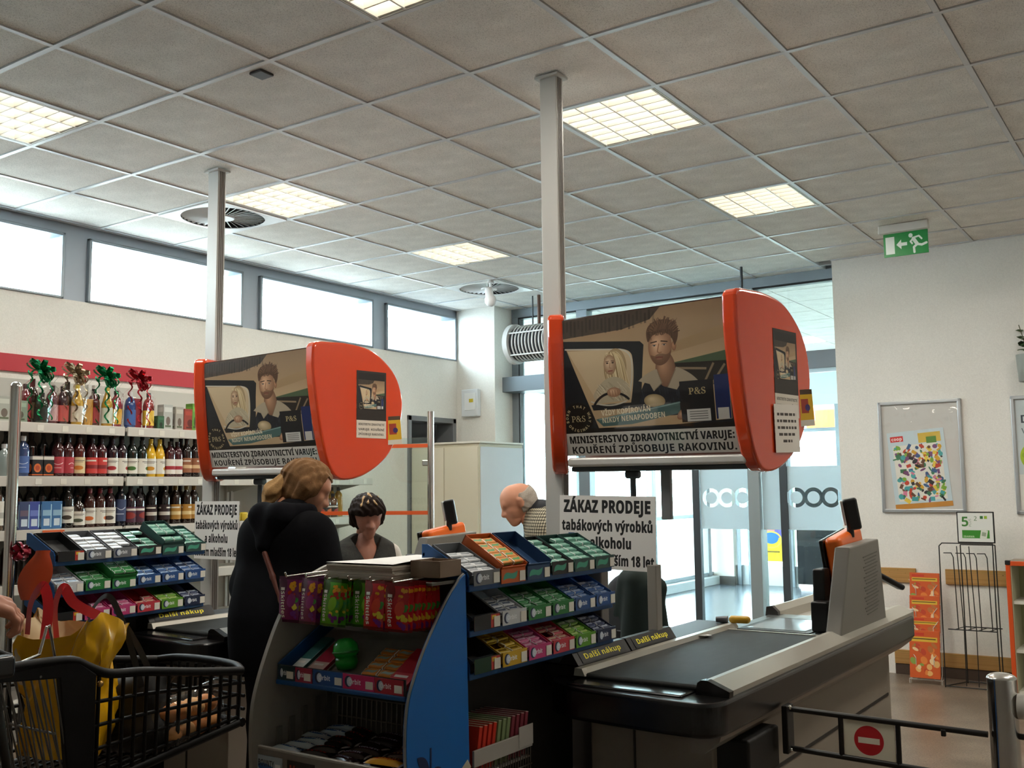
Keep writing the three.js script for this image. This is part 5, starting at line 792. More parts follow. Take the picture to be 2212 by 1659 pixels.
  const ct = (c1, c2) => T(canvas(96, 192, (x, W, H) => { fill(x, c1, 0, 0, W, H); fill(x, c2, 10, 60, 76, 40); fill(x, '#a9cfe0', 84, 20, 10, 160); fill(x, '#c6d4de', 20, 120, 56, 50); }), 0.5);
  [[-3.34, '#39456a', '#6a5a6a'], [-3.402, '#3a4a94', '#6a7ac0'], [-3.48, '#3a6a9c', '#8fb4cc'], [-3.546, '#3a6a9c', '#8fb4cc']].forEach(([z, a, b], i) => carton(z, XF, 1.207, 0.062, 0.165, 0.066, ct(a, b), ['tall grey-blue carton, first of four on the lower shelf', 'tall royal blue carton, second of four on the lower shelf', 'tall light blue carton, third of four on the lower shelf', 'tall light blue carton, last of four on the lower shelf'][i], 'tall blue cartons'));
  // dark bottles standing behind the front rows
  for (const [y, zs] of [[1.522, 18], [1.207, 18]]) for (let k = 0; k < zs; k++) { const z = -3.21 - k * 0.0785; bottle(z, -5.93, y, k % 3 === 1 ? 'tall' : 'wine', ['#15100f', '#101614', '#1a1210'][k % 3], null, '#191414', 'dark bottle in the back row of the ' + (y > 1.4 ? 'middle' : 'lower') + ' shelf', 'back row of the ' + (y > 1.4 ? 'middle' : 'lower') + ' shelf'); }
  // bottles on the lower boards at the left, dim
  for (let k = 0; k < 9; k++) bottle(-3.1 - k * 0.085, -5.84, 0.892, 'wine', k % 2 ? '#161210' : '#22140f', null, '#191414', 'dark bottle low on the shelves behind the left pole', 'low dark bottles');
  // right part of the shelves, between the woman and the cashier
  for (let k = 0; k < 4; k++) bottle(-5.72 - k * 0.075, -5.83, 1.207, 'flask', '#5a3314', lm('#1f1a18', 'disc', ['#c8642a', '#a8301f'][k % 2]), '#1a1414', 'small amber bottle with orange print near the cashier', 'small amber bottles');
  for (let k = 0; k < 3; k++) bottle(-5.95 - k * 0.08, -5.93, 1.207, 'syrup', '#b98a24', null, '#2a2018', 'yellow juice bottle behind the cashier\'s head', 'yellow juice bottles');
  tag(mesh('yellow_jar', lathe([[0, 0], [0.05, 0.003], [0.052, 0.17], [0.035, 0.2], [0.03, 0.22], [0, 0.22]], 20), M('#c99a3e', 0.4), scene, [-5.83, 1.207, -5.6]), 'yellow jar on the shelf beside the woman\'s face', 'jar');
  for (let k = 0; k < 5; k++) tag(mesh('small_jar', lathe([[0, 0], [0.03, 0.002], [0.03, 0.05], [0.026, 0.06], [0, 0.062]], 16), M('#c9b03a', 0.4), scene, [-5.84, 1.207, -4.76 - 0.07 * k]), 'small yellow jar on the lower shelf right of the left notice', 'jar', 'small yellow jars');
  // top shelf: cellophane gift packs with bows, tea boxes
  const foil = { green: M('#0f7a4a', 0.18, 0.7), silver: M('#b9a68a', 0.15, 0.85), red: M('#a31f2a', 0.18, 0.7) };
  const gift = (z, bow, items, label) => {
    const t = thing('gift_pack', label, 'gift pack', [-5.86, 1.842, z]);
    items.forEach(([s, dx, dz, c, l, cc]) => { if (s === 'box') mesh('packed_box', B(0.05, l, 0.055, 0.002), M(c, 0.5), t, [dx, l / 2, dz]); else { const b = mesh('packed_bottle', bg[s], glass(c), t, [dx, 0, dz]); mesh('packed_label', labG[s], M(l, 0.6), b); mesh('packed_cap', C(capG[s][0], capG[s][0], capG[s][1], 12), M(cc, 0.4), b, [0, capG[s][2], 0]); } });
    mesh('wrap', sheet(28, 10, (u, v) => { const a = u * Math.PI * 2, k = v < 0.6 ? 1 : Math.max(0.12, 1 - ((v - 0.6) / 0.3)), q = 1 + 0.06 * Math.sin(a * 9 + v * 6) + (v > 0.88 ? (v - 0.88) * 6 : 0); return [Math.cos(a) * 0.085 * k * q, v * 0.36, Math.sin(a) * 0.112 * k * q]; }), M('#ffffff', 0.06, 0, { transmission: 1, thickness: 0, ior: 1.4 }), t);
    const loop = sheet(10, 1, (u, v) => { const a = u * Math.PI * 2; return [0.045 * (1 - Math.cos(a)), 0.018 * Math.sin(a), (v - 0.5) * 0.024]; });
    for (let k = 0; k < 16; k++) { const a = k * 2.39996, e = 0.15 + 0.8 * ((k % 5) / 5); mesh('ribbon_loop', loop, foil[bow], t, [0, 0.33, 0], [a * 0.6, a, e]); }
    for (let k = 0; k < 4; k++) mesh('ribbon_tail', sheet(24, 1, (u, v) => [0.09 + 0.012 * Math.sin(u * 22), 0.32 - 0.3 * u, (v - 0.5) * 0.012 + 0.012 * Math.cos(u * 22)]), foil[bow], t, [0, 0, 0], [0, k * 0.7 - 1.2, 0]);
    return t;
  };
  gift(-3.45, 'green', [['flask', 0.02, 0.0, '#16301c', '#20261c', '#1a1a1a'], ['syrup', -0.03, 0.075, '#6a1a22', '#a8323c', '#1a1a1a'], ['syrup', 0, -0.08, '#5a1a20', '#c8a0a0', '#2a1a1a'], ['wine', -0.05, 0.02, '#2a1a10', '#6a5a3a', '#7a1a1a']], 'cellophane gift pack with tall green bow on the top shelf');
  gift(-3.68, 'silver', [['curvy', 0.03, 0, '#c9a03a', '#d8d0bc', '#d8c04a'], ['syrup', 0, 0.08, '#3a1a20', '#b8504a', '#1a1a1a'], ['box', 0.01, -0.08, '#b8862a', 0.17], ['wine', -0.05, 0.02, '#2a1c18', '#8a7a5a', '#3a2a1a']], 'cellophane gift pack with silver bow on the top shelf');
  gift(-3.9, 'green', [['curvy', 0.03, 0.01, '#b8902f', '#cfd8c4', '#c8b04a'], ['syrup', 0, 0.085, '#4a1418', '#8a2a2a', '#1a1a1a'], ['syrup', 0.0, -0.075, '#8a1a26', '#d8a42a', '#2a1010']], 'cellophane gift pack with green bow between the silver and the red one');
  gift(-4.14, 'red', [['syrup', 0.0, 0.06, '#2a4a84', '#3a64a8', '#d8d8d8'], ['syrup', 0.03, -0.06, '#8a2a20', '#d8b02a', '#3a1410'], ['box', -0.02, 0, '#8a2030', 0.2]], 'cellophane gift pack with red bow on the top shelf');
  const tea = [[-4.285, 0.09, 0.05, '#3a6a4a', 'green'], [-4.34, 0.17, 0.075, '#c9ccc6', 'tall white'], [-4.43, 0.16, 0.07, '#b9b4a8', 'grey'], [-4.52, 0.15, 0.1, '#a8402e', 'red-brown'], [-4.56, 0.19, 0.05, '#6aa83a', 'bright green'], [-3.3, 0.13, 0.09, '#8fa08c', 'pale green'], [-3.2, 0.15, 0.09, '#b9bcb0', 'light grey'], [-3.1, 0.18, 0.09, '#a8b0a0', 'greenish white']];
  const teaPrint = canvas(96, 128, (x, W, H) => { fill(x, '#d8d8d8', 0, 0, W, H); fill(x, '#ffffff', 10, 14, 76, 24); x.fillStyle = '#8a7a74'; x.beginPath(); x.arc(48, 84, 22, 0, 7); x.fill(); fill(x, '#77806a', 18, 106, 60, 10); }), teaTex = (c) => M(c, 0.6, 0, { map: teaPrint });
  tea.forEach(([z, h, d, c, n]) => tag(mesh('tea_box', B(0.07, h, d, 0.002), teaTex(c), scene, [-5.84, 1.842 + h / 2, z], [0, rr(-0.1, 0.1), 0]), n + ' tea box on the top shelf', 'box', 'boxes on the top shelf'));
  [[-5.9, 0.1, '#7aa84a'], [-6.0, 0.09, '#d0c8b0']].forEach(([z, h, c], i) => tag(mesh('tea_box', B(0.07, h, 0.09, 0.002), teaTex(c), scene, [-5.84, 1.522 + h / 2, z]), ['small green box on the shelf right of the left advertising box', 'small cream box on the shelf right of the left advertising box'][i], 'box'));
}
// ---------------------------------------------------------------- poles, glass barrier, corner cupboard
{
  const p = thing('chrome_pole', 'tall chrome pole at the left picture edge, before the drinks shelves', 'pole', [-3.98, 0, -2.24]); mesh('tube', C(0.022, 0.022, 1.85, 24), chrome, p, [0, 0.925, 0]); mesh('cap', new THREE.SphereGeometry(0.022, 16, 8, 0, 7, 0, 1.57), chrome, p, [0, 1.85, 0]); mesh('base_flange', C(0.05, 0.05, 0.012, 24), chrome, p, [0, 0.006, 0]);
  const q = thing('glass_barrier', 'glass barrier with two orange strips hung on a chrome post behind the cashier', 'barrier', [-4.41, 0, -5.44]);
  mesh('post', C(0.023, 0.023, 1.955, 24), chrome, q, [0, 0.9775, 0]); mesh('post_base', C(0.05, 0.05, 0.012, 24), chrome, q, [0, 0.006, 0]);
  const gx = -0.75, gz = 0.3, a = Math.atan2(-gz, gx);
  const gp = mesh('glass_panel', B(0.78, 1.55, 0.008), pane, q, [gx / 2 - 0.01, 1.0, gz / 2], [0, Math.PI + a, 0]);
  for (const y of [0.31, -0.15, -0.55]) mesh('orange_strip', B(0.78, 0.026, 0.0095), M('#d1541d', 0.5), gp, [0, y + 0.41, 0]);
  for (const y of [1.6, 0.5]) mesh('clamp', B(0.05, 0.04, 0.03, 0.006), chrome, q, [-0.03, y, 0.012], [0, Math.PI + a, 0]);
  const c = thing('corner_cupboard', 'tall cream cupboard in the far corner beside the entrance glass', 'cupboard', [-5.79, 0, -7.7]);
  mesh('carcass', B(0.78, 1.83, 0.7, 0.003), M('#cfc8b2', 0.65), c, [0.0, 0.915, 0.0]); mesh('side_panel', B(0.008, 1.8, 0.68, 0.002), M('#c9ccd0', 0.6), c, [0.395, 0.9, -0.003]); mesh('top_board', B(0.8, 0.018, 0.7, 0.003), M('#d8d4c8', 0.5), c, [0.015, 1.84, 0.02]);
  for (const x of [-0.195, 0.195]) { const d = mesh('door', B(0.382, 1.74, 0.016, 0.003), M('#d2cbb6', 0.6), c, [x, 0.93, 0.358]); mesh('handle', B(0.012, 0.1, 0.014, 0.004), alu, d, [x > 0 ? -0.16 : 0.16, 0, 0.014]); }
}
// ---------------------------------------------------------------- right-hand corner: leaflet racks, shelf, gate
{
  const w = thing('leaflet_rack', 'white wire rack with four tiers of orange leaflets by the right wall', 'rack', [-1.77, 0, -7.87], 0.06), wm = M('#cfcac2', 0.4, 0.3);
  const tier = canvas(192, 256, (x, W, H) => { fill(x, '#cf5a24', 0, 0, W, H); fill(x, '#d9b23a', 14, 34, 164, 26); fill(x, '#3a2a1a', 18, 42, 150, 5); fill(x, '#c83a24', 14, 12, 80, 16); for (let i = 0; i < 26; i++) { x.fillStyle = ['#e0823a', '#c0452a', '#e6b06a', '#b8703a', '#8aa04a', '#e8c898'][i % 6]; x.beginPath(); x.ellipse(20 + rnd() * 152, 74 + rnd() * 170, 8 + rnd() * 16, 6 + rnd() * 14, rnd(), 0, 7); x.fill(); } });
  const tm = T(tier, 0.45);
  mesh('frame_wire', merge([poly([[-0.1, 0, 0.1], [-0.1, 0.02, 0.1], [-0.1, 0.06, 0.04], [-0.11, 0.74, -0.1]], 0.003), poly([[0.1, 0, 0.1], [0.1, 0.02, 0.1], [0.1, 0.06, 0.04], [0.1, 0.74, -0.1]], 0.003), poly([[-0.11, 0.0, 0.11], [-0.11, 0.03, 0.11], [0.11, 0.03, 0.11], [0.11, 0, 0.11]], 0.0035), poly([[-0.03, 0.7, -0.09], [-0.03, 0.76, -0.1], [0.03, 0.76, -0.1], [0.03, 0.7, -0.09]], 0.003)]), wm, w);
  [[0.03, 0.27, 0.085], [0.24, 0.15, 0.04], [0.34, 0.2, 0.0], [0.5, 0.2, -0.05]].forEach(([y, h, z], i) => {
    const b = mesh('tier_wire', merge([poly([[-0.11, y + 0.22, z], [-0.06, y + 0.15, z + 0.03], [-0.06, y, z + 0.03], [0.06, y, z + 0.03], [0.06, y + 0.15, z + 0.03], [0.11, y + 0.22, z]], 0.0025), poly([[-0.11, y, z - 0.03], [-0.11, y, z + 0.03], [0.11, y, z + 0.03], [0.11, y, z - 0.03]], 0.0025)]), wm, w);
    tag(mesh('leaflet_bundle', B(0.205, h + 0.06, 0.02, 0.002), tm, scene, [-1.77 + z * 0.06, y + (h + 0.06) / 2 + 0.01, -7.87 + z + 0.012], [-0.12, 0.06, 0]), 'bundle of orange leaflets, ' + ['lowest', 'second lowest', 'third', 'topmost'][i] + ' tier of the white wire rack', 'leaflets', 'orange leaflet bundles');
  });
  const k = thing('wire_stand', 'empty black wire stand with a small green-printed sign on top', 'rack', [-1.445, 0, -7.83]), r = 0.0042, wx = 0.175, L = [];
  for (const [x, z] of [[-wx, 0.12], [wx, 0.12], [-wx + 0.1, -0.12], [wx - 0.02, -0.12]]) L.push(poly([[x * 1.02, 0, z], [x, 0.5, z], [x, 0.98, z * 0.9]], r));
  L.push(poly([[-wx, 0.98, 0.108], [-wx + 0.02, 1.0, 0.108], [wx, 1.0, 0.108], [wx, 0.98, 0.108]], r), poly([[-wx, 0.01, 0.12], [wx, 0.01, 0.12], [wx - 0.02, 0.01, -0.12], [-wx + 0.1, 0.01, -0.12], [-wx, 0.01, 0.12]], r), poly([[-wx + 0.1, 0.98, -0.108], [wx - 0.02, 0.98, -0.108]], r));
  for (const x of [-0.1, -0.02, 0.05, 0.12]) L.push(poly([[x - 0.05, 0.93, 0.1], [x, 0.93, 0.09], [x + 0.012, 0.9, 0.088], [x + 0.02, 0.4, 0.08]], r * 0.8), poly([[x, 0.4, 0.1], [x + 0.03, 0.4, -0.09]], r * 0.8));
  L.push(poly([[-wx + 0.03, 0.4, 0.1], [wx, 0.4, 0.1]], r), poly([[-wx + 0.1, 0.4, -0.09], [wx, 0.4, -0.09]], r));
  for (const x of [-0.06, 0.02]) L.push(poly([[x, 0.98, 0.1], [x + 0.02, 0.4, 0.1], [x + 0.02, 0.02, 0.12]], r * 0.8));
  mesh('wire_frame', merge(L), M('#151515', 0.45), k);
  const s5 = canvas(256, 224, (x, W, H) => { fill(x, '#dfe0da', 0, 0, W, H); text(x, '5', 24, 104, 104, '#3f7a34', {}); text(x, 'PLUS', 98, 108, 26, '#8a9a84', { rot: -Math.PI / 2, bold: false, w: 62 }); text(x, '2', 118, 60, 46, '#3f6a3a', { bold: false }); fill(x, '#2f6a34', 164, 24, 22, 22); fill(x, '#8fae2a', 194, 24, 22, 22); fill(x, '#3c8a2c', 28, 134, 200, 62); text(x, 'ZDARMA', 36, 190, 20, '#c9dcb8', {}); x.save(); x.translate(190, 166); x.rotate(0.2); fill(x, '#d9dcd0', -28, -34, 50, 68); fill(x, '#9aa890', -18, -16, 30, 30); x.restore(); });
  const sp = mesh('sign_board', B(0.245, 0.22, 0.014, 0.004), black, k, [0.06, 1.11, 0.03]); mesh('sign_print', B(0.228, 0.203, 0.002), T(s5, 0.4), sp, [0, 0, 0.008]);
  const o = thing('orange_shelf', 'low shelf with orange edging at the right picture edge', 'shelf', [-0.86, 0, -7.75]);
  mesh('front_edge', B(0.028, 0.88, 0.03, 0.003), M('#d1501c', 0.4), o, [-0.3, 0.44, 0.16]); mesh('top_edge', B(0.62, 0.03, 0.03, 0.003), M('#d1501c', 0.4), o, [0, 0.88, 0.16]); mesh('top_board', B(0.62, 0.02, 0.34), M('#9a8c7a', 0.6), o, [0, 0.88, 0]); mesh('side_panel', B(0.02, 0.87, 0.33), M('#b9b79a', 0.6), o, [-0.29, 0.44, 0]); mesh('back_panel', B(0.6, 0.87, 0.012), M('#a8ab84', 0.6), o, [0, 0.44, -0.15]);
  for (const y of [0.03, 0.3, 0.62]) mesh('shelf_board', B(0.57, 0.02, 0.31), M('#d4d2c6', 0.5), o, [0, y, 0]); mesh('corner_cap', B(0.034, 0.03, 0.034, 0.004), black, o, [-0.3, 0.885, 0.16]);
  // gate
  const g = thing('entry_gate', 'black tubular gate with red no-entry plate between the counter and the chrome post', 'gate', [-1.17, 0, -3.27]), gm = M('#11100f', 0.4);
  mesh('drive_box', B(0.13, 0.13, 0.26, 0.01), M('#090909', 0.6), g, [-0.1, 0.582, 0.13]); mesh('hinge_plate', B(0.02, 0.15, 0.06, 0.004), M('#0d0d0d', 0.5), g, [-0.005, 0.638, 0.0]);
  mesh('top_bar', rod(V(0, 0.7, 0), V(0.59, 0.692, 0), 0.009, 14), gm, g); mesh('bottom_bar', rod(V(0, 0.577, 0), V(0.59, 0.562, 0), 0.009, 14), gm, g);
  for (const x of [0.165, 0.338]) mesh('upright', rod(V(x, 0.7, 0), V(x, 0.568, 0), 0.008, 12), gm, g);
  for (const y of [0.705, 0.572]) mesh('bolt', new THREE.SphereGeometry(0.008, 10, 8), chrome, g, [0.005, y, 0.006]);
  mesh('latch', B(0.014, 0.02, 0.012, 0.003), gm, g, [0.47, 0.683, 0.006]);
  const ne = canvas(256, 192, (x, W, H) => { fill(x, '#e9e2cc', 0, 0, W, H); x.fillStyle = '#c0161f'; x.beginPath(); x.arc(126, 98, 74, 0, 7); x.fill(); fill(x, '#efe8d4', 72, 84, 108, 30); });
  mesh('no_entry_plate', B(0.155, 0.115, 0.004, 0.001), T(ne, 0.5), g, [0.2515, 0.633, 0]);
  const cp = thing('chrome_post', 'thick chrome barrier post at the lower right corner', 'post', [-0.54, 0, -3.3]);
  mesh('tube', C(0.04, 0.04, 0.85, 36), chrome, cp, [0, 0.425, 0]); mesh('dome_cap', new THREE.SphereGeometry(0.0415, 30, 12, 0, 7, 0, 1.57).scale(1, 0.4, 1), M('#d9d6d0', 0.2, 0.6), cp, [0, 0.85, 0]); mesh('base_flange', C(0.07, 0.07, 0.012, 30), chrome, cp, [0, 0.006, 0]);
  const br = thing('barrier_rail', 'thick white barrier rail running right from the chrome post', 'rail', [-0.5, 0, -3.3]); mesh('tube', rod(V(0, 0.775, 0), V(1.3, 0.775, 0), 0.036, 24), M('#cfcbc2', 0.35), br); mesh('lower_bar', rod(V(0, 0.69, 0.0), V(1.3, 0.675, 0), 0.009, 12), gm, br); mesh('end_post', C(0.04, 0.04, 0.85, 24), chrome, br, [1.3, 0.425, 0]);
}
// ---------------------------------------------------------------- shopping cart with bags
{
  const t = thing('shopping_cart', 'black plastic shopping cart in the lower left foreground', 'cart', [-2.73, 0, -1.78]), o = (g) => g.translate(2.73, 0, 1.78), pm = M('#0b0b0b', 0.5, 0, { specularIntensity: 0.4 });
  const add = (n, g, m = pm, p = t) => mesh(n, o(g), m, p);
  const xr = (z) => -2.53 + 0.03 * (z + 2.2), xl = (z) => -2.95 - 0.03 * (z + 2.2), top = (z) => 0.857 + 0.066 * Math.min(1, (z + 2.2) / 0.5), bot = (z) => 0.7 - 0.07 * (z + 2.2) / 0.5;
  const lean = 0.02;
  const rimPts = (xf) => [[xf(-1.36), 0.985, -1.36], [xf(-1.6), 0.975, -1.6], [xf(-1.64), 0.955, -1.64], [xf(-1.69), 0.928, -1.7], [xf(-1.8), 0.914, -1.82], [xf(-2.0), 0.885, -2.0], [xf(-2.18), 0.86, -2.185]];
  add('rim', merge([tube(rimPts(xr), 0.013, 50, 8), tube(rimPts(xl), 0.013, 50, 8), tube([[xr(-2.18), 0.86, -2.185], [-2.6, 0.868, -2.215], [-2.88, 0.868, -2.215], [xl(-2.18), 0.86, -2.185]], 0.013, 30, 8)]));
  for (const [s, xf] of [[1, xr], [-1, xl]]) {
    for (let k = 1; k <= 4; k++) { const f = k / 4.6, P = [-1.62, -1.8, -2.0, -2.185].map((z) => [xf(z) - s * lean * f, top(z) + (bot(z) - top(z)) * f, z]); add('side_rib', tube(P, 0.0055, 20, 6)); }
    for (let k = 0; k < 15; k++) { const z = -1.64 - k * 0.0385; add('side_bar', rod(V(xf(z), top(z), z), V(xf(z) - s * lean, bot(z), z - 0.01), 0.006, 6)); }
    add('side_bottom', tube([-1.5, -1.8, -2.0, -2.19].map((z) => [xf(z) - s * lean, bot(z), z]), 0.014, 20, 8));
    const zz = (z, y) => [z, y];
    add('rear_bracket', extrude([zz(-1.66, 0.93), zz(-1.6, 0.975), zz(-1.4, 0.985), zz(-1.38, 0.955), zz(-1.56, 0.94), zz(-1.6, 0.6), zz(-1.66, 0.6)], 0.016, 0.003).rotateY(-Math.PI / 2).translate(xf(-1.6) + 0.008, 0, 0));
    add('frame_tube', tube([[xf(-1.4), 0.97, -1.38], [xf(-1.45), 0.6, -1.45], [xf(-1.5) - s * 0.03, 0.2, -1.5], [xf(-1.55) - s * 0.03, 0.14, -1.6], [xf(-2.1) - s * 0.06, 0.14, -2.12]], 0.012, 50, 8), M('#2a2926', 0.4, 0.5));
    for (const z of [-1.5, -2.1]) { const w = add('wheel', C(0.055, 0.055, 0.03, 20).rotateZ(Math.PI / 2).translate(xf(z) - s * 0.05, 0.056, z), M('#1c1c1c', 0.7)); add('fork', boxAt(xf(z) - s * 0.05 - 0.02, xf(z) - s * 0.05 + 0.02, 0.06, 0.15, z - 0.012, z + 0.012, 0.004), aluDark, w); }
    add('rivet', new THREE.SphereGeometry(0.009, 10, 8).translate(xf(-1.68) + s * 0.012, 0.905, -1.675), M('#b08a50', 0.3, 0.9));
  }
  for (let k = 0; k < 9; k++) { const x = -2.9 + k * 0.042; add('front_bar', rod(V(x, 0.86, -2.205), V(x, 0.7, -2.2), 0.006, 6)); }
  for (const y of [0.82, 0.78, 0.74]) add('front_rib', rod(V(-2.94, y, -2.205), V(-2.54, y, -2.205), 0.0055, 6)); add('front_bottom', rod(V(-2.94, 0.7, -2.2), V(-2.54, 0.7, -2.2), 0.014, 8));
  const fl = []; for (let k = 0; k < 10; k++) { const x = -2.92 + k * 0.042; fl.push(rod(V(x, 0.7, -2.19), V(x, 0.61, -1.55), 0.005, 5)); } for (let k = 0; k < 16; k++) { const z = -1.56 - 0.04 * k; fl.push(rod(V(xl(z) + 0.02, bot(z), z), V(xr(z) - 0.02, bot(z), z), 0.005, 5)); }
  add('floor_grid', merge(fl));
  // rear child-seat wires and the handle
  const cw = []; for (let k = 0; k < 11; k++) { const x = -2.92 + 0.041 * k; cw.push(rod(V(x, 0.96, -1.5), V(x, 0.62, -1.6), 0.0028, 5)); } for (const y of [0.95, 0.8, 0.66]) cw.push(rod(V(-2.95, y, -1.5 - (0.96 - y) * 0.29), V(-2.5, y, -1.5 - (0.96 - y) * 0.29), 0.0035, 6));
  for (let k = 0; k < 8; k++) { const z = -1.4 - 0.02 * k; cw.push(rod(V(-2.505, 0.95, z), V(-2.51, 0.58, z - 0.08), 0.0026, 5)); }
  add('wire_flap', merge(cw), M('#6b6a66', 0.3, 0.8));
  add('seat_wire', poly([[-2.52, 0.985, -1.44], [-2.54, 1.0, -1.52], [-2.56, 1.065, -1.55], [-2.58, 1.065, -1.57], [-2.6, 0.98, -1.6]], 0.004, 8), chrome);
  add('handle', rod(V(-2.96, 1.0, -1.34), V(-2.49, 1.0, -1.34), 0.016, 16), M('#16181a', 0.25)); for (const x of [-2.96, -2.49]) add('handle_end', boxAt(x - 0.022, x + 0.022, 0.965, 1.02, -1.32, -1.42, 0.012), M('#1b1d1f', 0.25));
  // yellow tote
  const b = thing('yellow_bag', 'yellow shopping bag with red handles standing in the cart', 'bag', [-2.755, 0.68, -1.74], 0.5);
  const bag = (u, v, k) => { const a = u * Math.PI * 2, c = Math.cos(a), s = Math.sin(a), q = (x) => Math.sign(x) * Math.abs(x) ** 0.45, w = 0.105 + 0.03 * v * v + 0.016 * Math.sin(a * 3 + v * 9) + 0.006 * Math.sin(a * 11 - v * 17), d = 0.07 + 0.02 * v + 0.015 * Math.sin(a * 5 + v * 11) + 0.006 * Math.sin(a * 13 + v * 19); return [q(c) * w * k, v * (0.36 + 0.03 * Math.sin(a * 2 + 0.6) + 0.012 * Math.sin(a * 7)), q(s) * d * k]; };
  mesh('bag_side', sheet(64, 16, (u, v) => bag(u, v, 1)), M('#f0b40c', 0.32, 0, { clearcoat: 0.4 }), b); mesh('bag_lining', sheet(64, 8, (u, v) => bag(u, 0.6 + 0.4 * v, 0.975)), M('#cdb892', 0.5), b); mesh('bag_bottom', B(0.2, 0.01, 0.12, 0.004), M('#c08a12', 0.4), b, [0, 0.006, 0]);
  const strap = (pts, w, n = 40) => { const c = new THREE.CatmullRomCurve3(pts.map((p) => V(...p))); return sheet(n, 1, (u, v) => { const p = c.getPoint(u), g = c.getTangent(u), s = V(g.y, -g.x, 0).normalize(); const k = (v - 0.5) * w; return [p.x + s.x * k * 0.85, p.y + s.y * k * 0.85, p.z + k * 0.5]; }); };
  const redM = M('#c2161c', 0.4);
  mesh('bag_handle', strap([[-0.085, 0.34, 0.075], [-0.085, 0.43, 0.06], [-0.06, 0.475, 0.05], [-0.035, 0.43, 0.06], [-0.03, 0.3, 0.082]], 0.028), redM, b); mesh('bag_handle', strap([[-0.02, 0.3, 0.03], [-0.035, 0.42, 0.02], [-0.02, 0.465, 0.01], [0.01, 0.42, 0.0], [0.09, 0.36, -0.06]], 0.03), redM, b);
  const h = thing('black_handbag', 'black handbag with looped handles in front of the yellow bag', 'bag', [-2.7, 0.66, -1.9], 0.3);
  mesh('bag_body', blob([cap([-0.1, 0.05, 0], [0.1, 0.05, 0], 0.06), cap([-0.1, 0.17, 0.01], [0.08, 0.15, -0.01], 0.055, 0.045), cap([0.05, 0.2, -0.02], [0.12, 0.22, -0.05], 0.03, 0.015)], 0.06, 0.012), M('#131211', 0.6), h);
  for (const [z, k] of [[0.03, 1], [-0.03, 0.8]]) mesh('bag_handle', strap([[-0.1, 0.17, z], [-0.12, 0.33 * k + 0.06, z], [-0.06, 0.42 * k + 0.03, z], [0.0, 0.32 * k + 0.05, z], [0.07, 0.19, z]], 0.018), M('#15110e', 0.5), h);
  const br = thing('bread_bag', 'clear bag of orange-brown rolls lying in the front of the cart', 'bread', [-2.66, 0.665, -2.02], 0.2);
  for (let k = 0; k < 8; k++) mesh('roll', new THREE.SphereGeometry(0.034, 14, 10).scale(1.15, 0.8, 1), M(['#c9894a', '#b8743a', '#d3a066'][k % 3], 0.7), br, [0.075 - 0.015 * (k >> 2), 0.045 + 0.055 * (k >> 2), -0.09 + 0.058 * (k % 4)]);
  mesh('clear_wrap', blob([cap([0.07, 0.045, -0.09], [0.07, 0.045, 0.085], 0.052), cap([0.055, 0.1, -0.08], [0.055, 0.1, 0.08], 0.05), cap([0.07, 0.13, -0.1], [0.08, 0.17, -0.13], 0.03, 0.008)], 0.05, 0.012), M('#ffffff', 0.08, 0, { transmission: 1, thickness: 0, ior: 1.4 }), br);
  // snack bag and red bow hanging at the near end of the left rack
  const sn = thing('snack_bag', 'orange snack bag hanging at the near end of the left gum rack', 'snack bag', [-3.82, 1.1, -2.26], 0.7);
  mesh('pouch', sheet(8, 14, (u, v) => { const w = 0.028 + 0.035 * Math.sin(Math.PI * Math.min(1, v * 1.1)) ; return [(u - 0.5) * 2 * w + 0.05 * (v - 0.5), (v - 0.5) * 0.19, 0.014 * Math.sin(Math.PI * u)]; }), M('#b5431f', 0.35), sn); mesh('pouch_back', sheet(8, 14, (u, v) => { const w = 0.028 + 0.035 * Math.sin(Math.PI * Math.min(1, v * 1.1)); return [(u - 0.5) * 2 * w + 0.05 * (v - 0.5), (v - 0.5) * 0.19, -0.014 * Math.sin(Math.PI * u)]; }), M('#7a2a18', 0.4), sn);
  const bw = thing('red_bow', 'dark red gift bow beside the left gum rack', 'bow', [-3.9, 1.19, -2.24]); const loop = sheet(10, 1, (u, v) => { const a = u * Math.PI * 2; return [0.02 * (1 - Math.cos(a)), 0.012 * Math.sin(a), (v - 0.5) * 0.018]; }); for (let k = 0; k < 14; k++) mesh('ribbon_loop', loop, M('#8f1730', 0.3, 0.4), bw, [0, 0, 0], [k * 1.9, k * 2.4, k * 0.9]);
}
// ---------------------------------------------------------------- people
const headCaps = () => [cap([0, 0.03, -0.012], [0, 0.036, 0.008], 0.086), cap([0, 0.022, -0.04], [0, 0.02, -0.035], 0.08), cap([0, -0.03, 0.03], [0, -0.072, 0.05], 0.06, 0.04), cap([-0.034, -0.022, 0.048], [-0.03, -0.03, 0.048], 0.032), cap([0.034, -0.022, 0.048], [0.03, -0.03, 0.048], 0.032), cap([0, 0.014, 0.09], [0, -0.024, 0.109], 0.008, 0.013), cap([-0.014, -0.028, 0.094], [0.014, -0.028, 0.094], 0.009), cap([-0.034, 0.031, 0.074], [0.034, 0.031, 0.074], 0.016), cap([-0.016, -0.053, 0.087], [0.016, -0.053, 0.087], 0.0075), cap([-0.012, -0.064, 0.084], [0.012, -0.064, 0.084], 0.008), cap([0, -0.092, 0.07], [0, -0.09, 0.066], 0.02), cap([-0.084, -0.012, -0.008], [-0.088, 0.02, -0.014], 0.01, 0.013), cap([0.084, -0.012, -0.008], [0.088, 0.02, -0.014], 0.01, 0.013), cap([0, -0.05, -0.025], [0, -0.17, -0.05], 0.05, 0.056)];
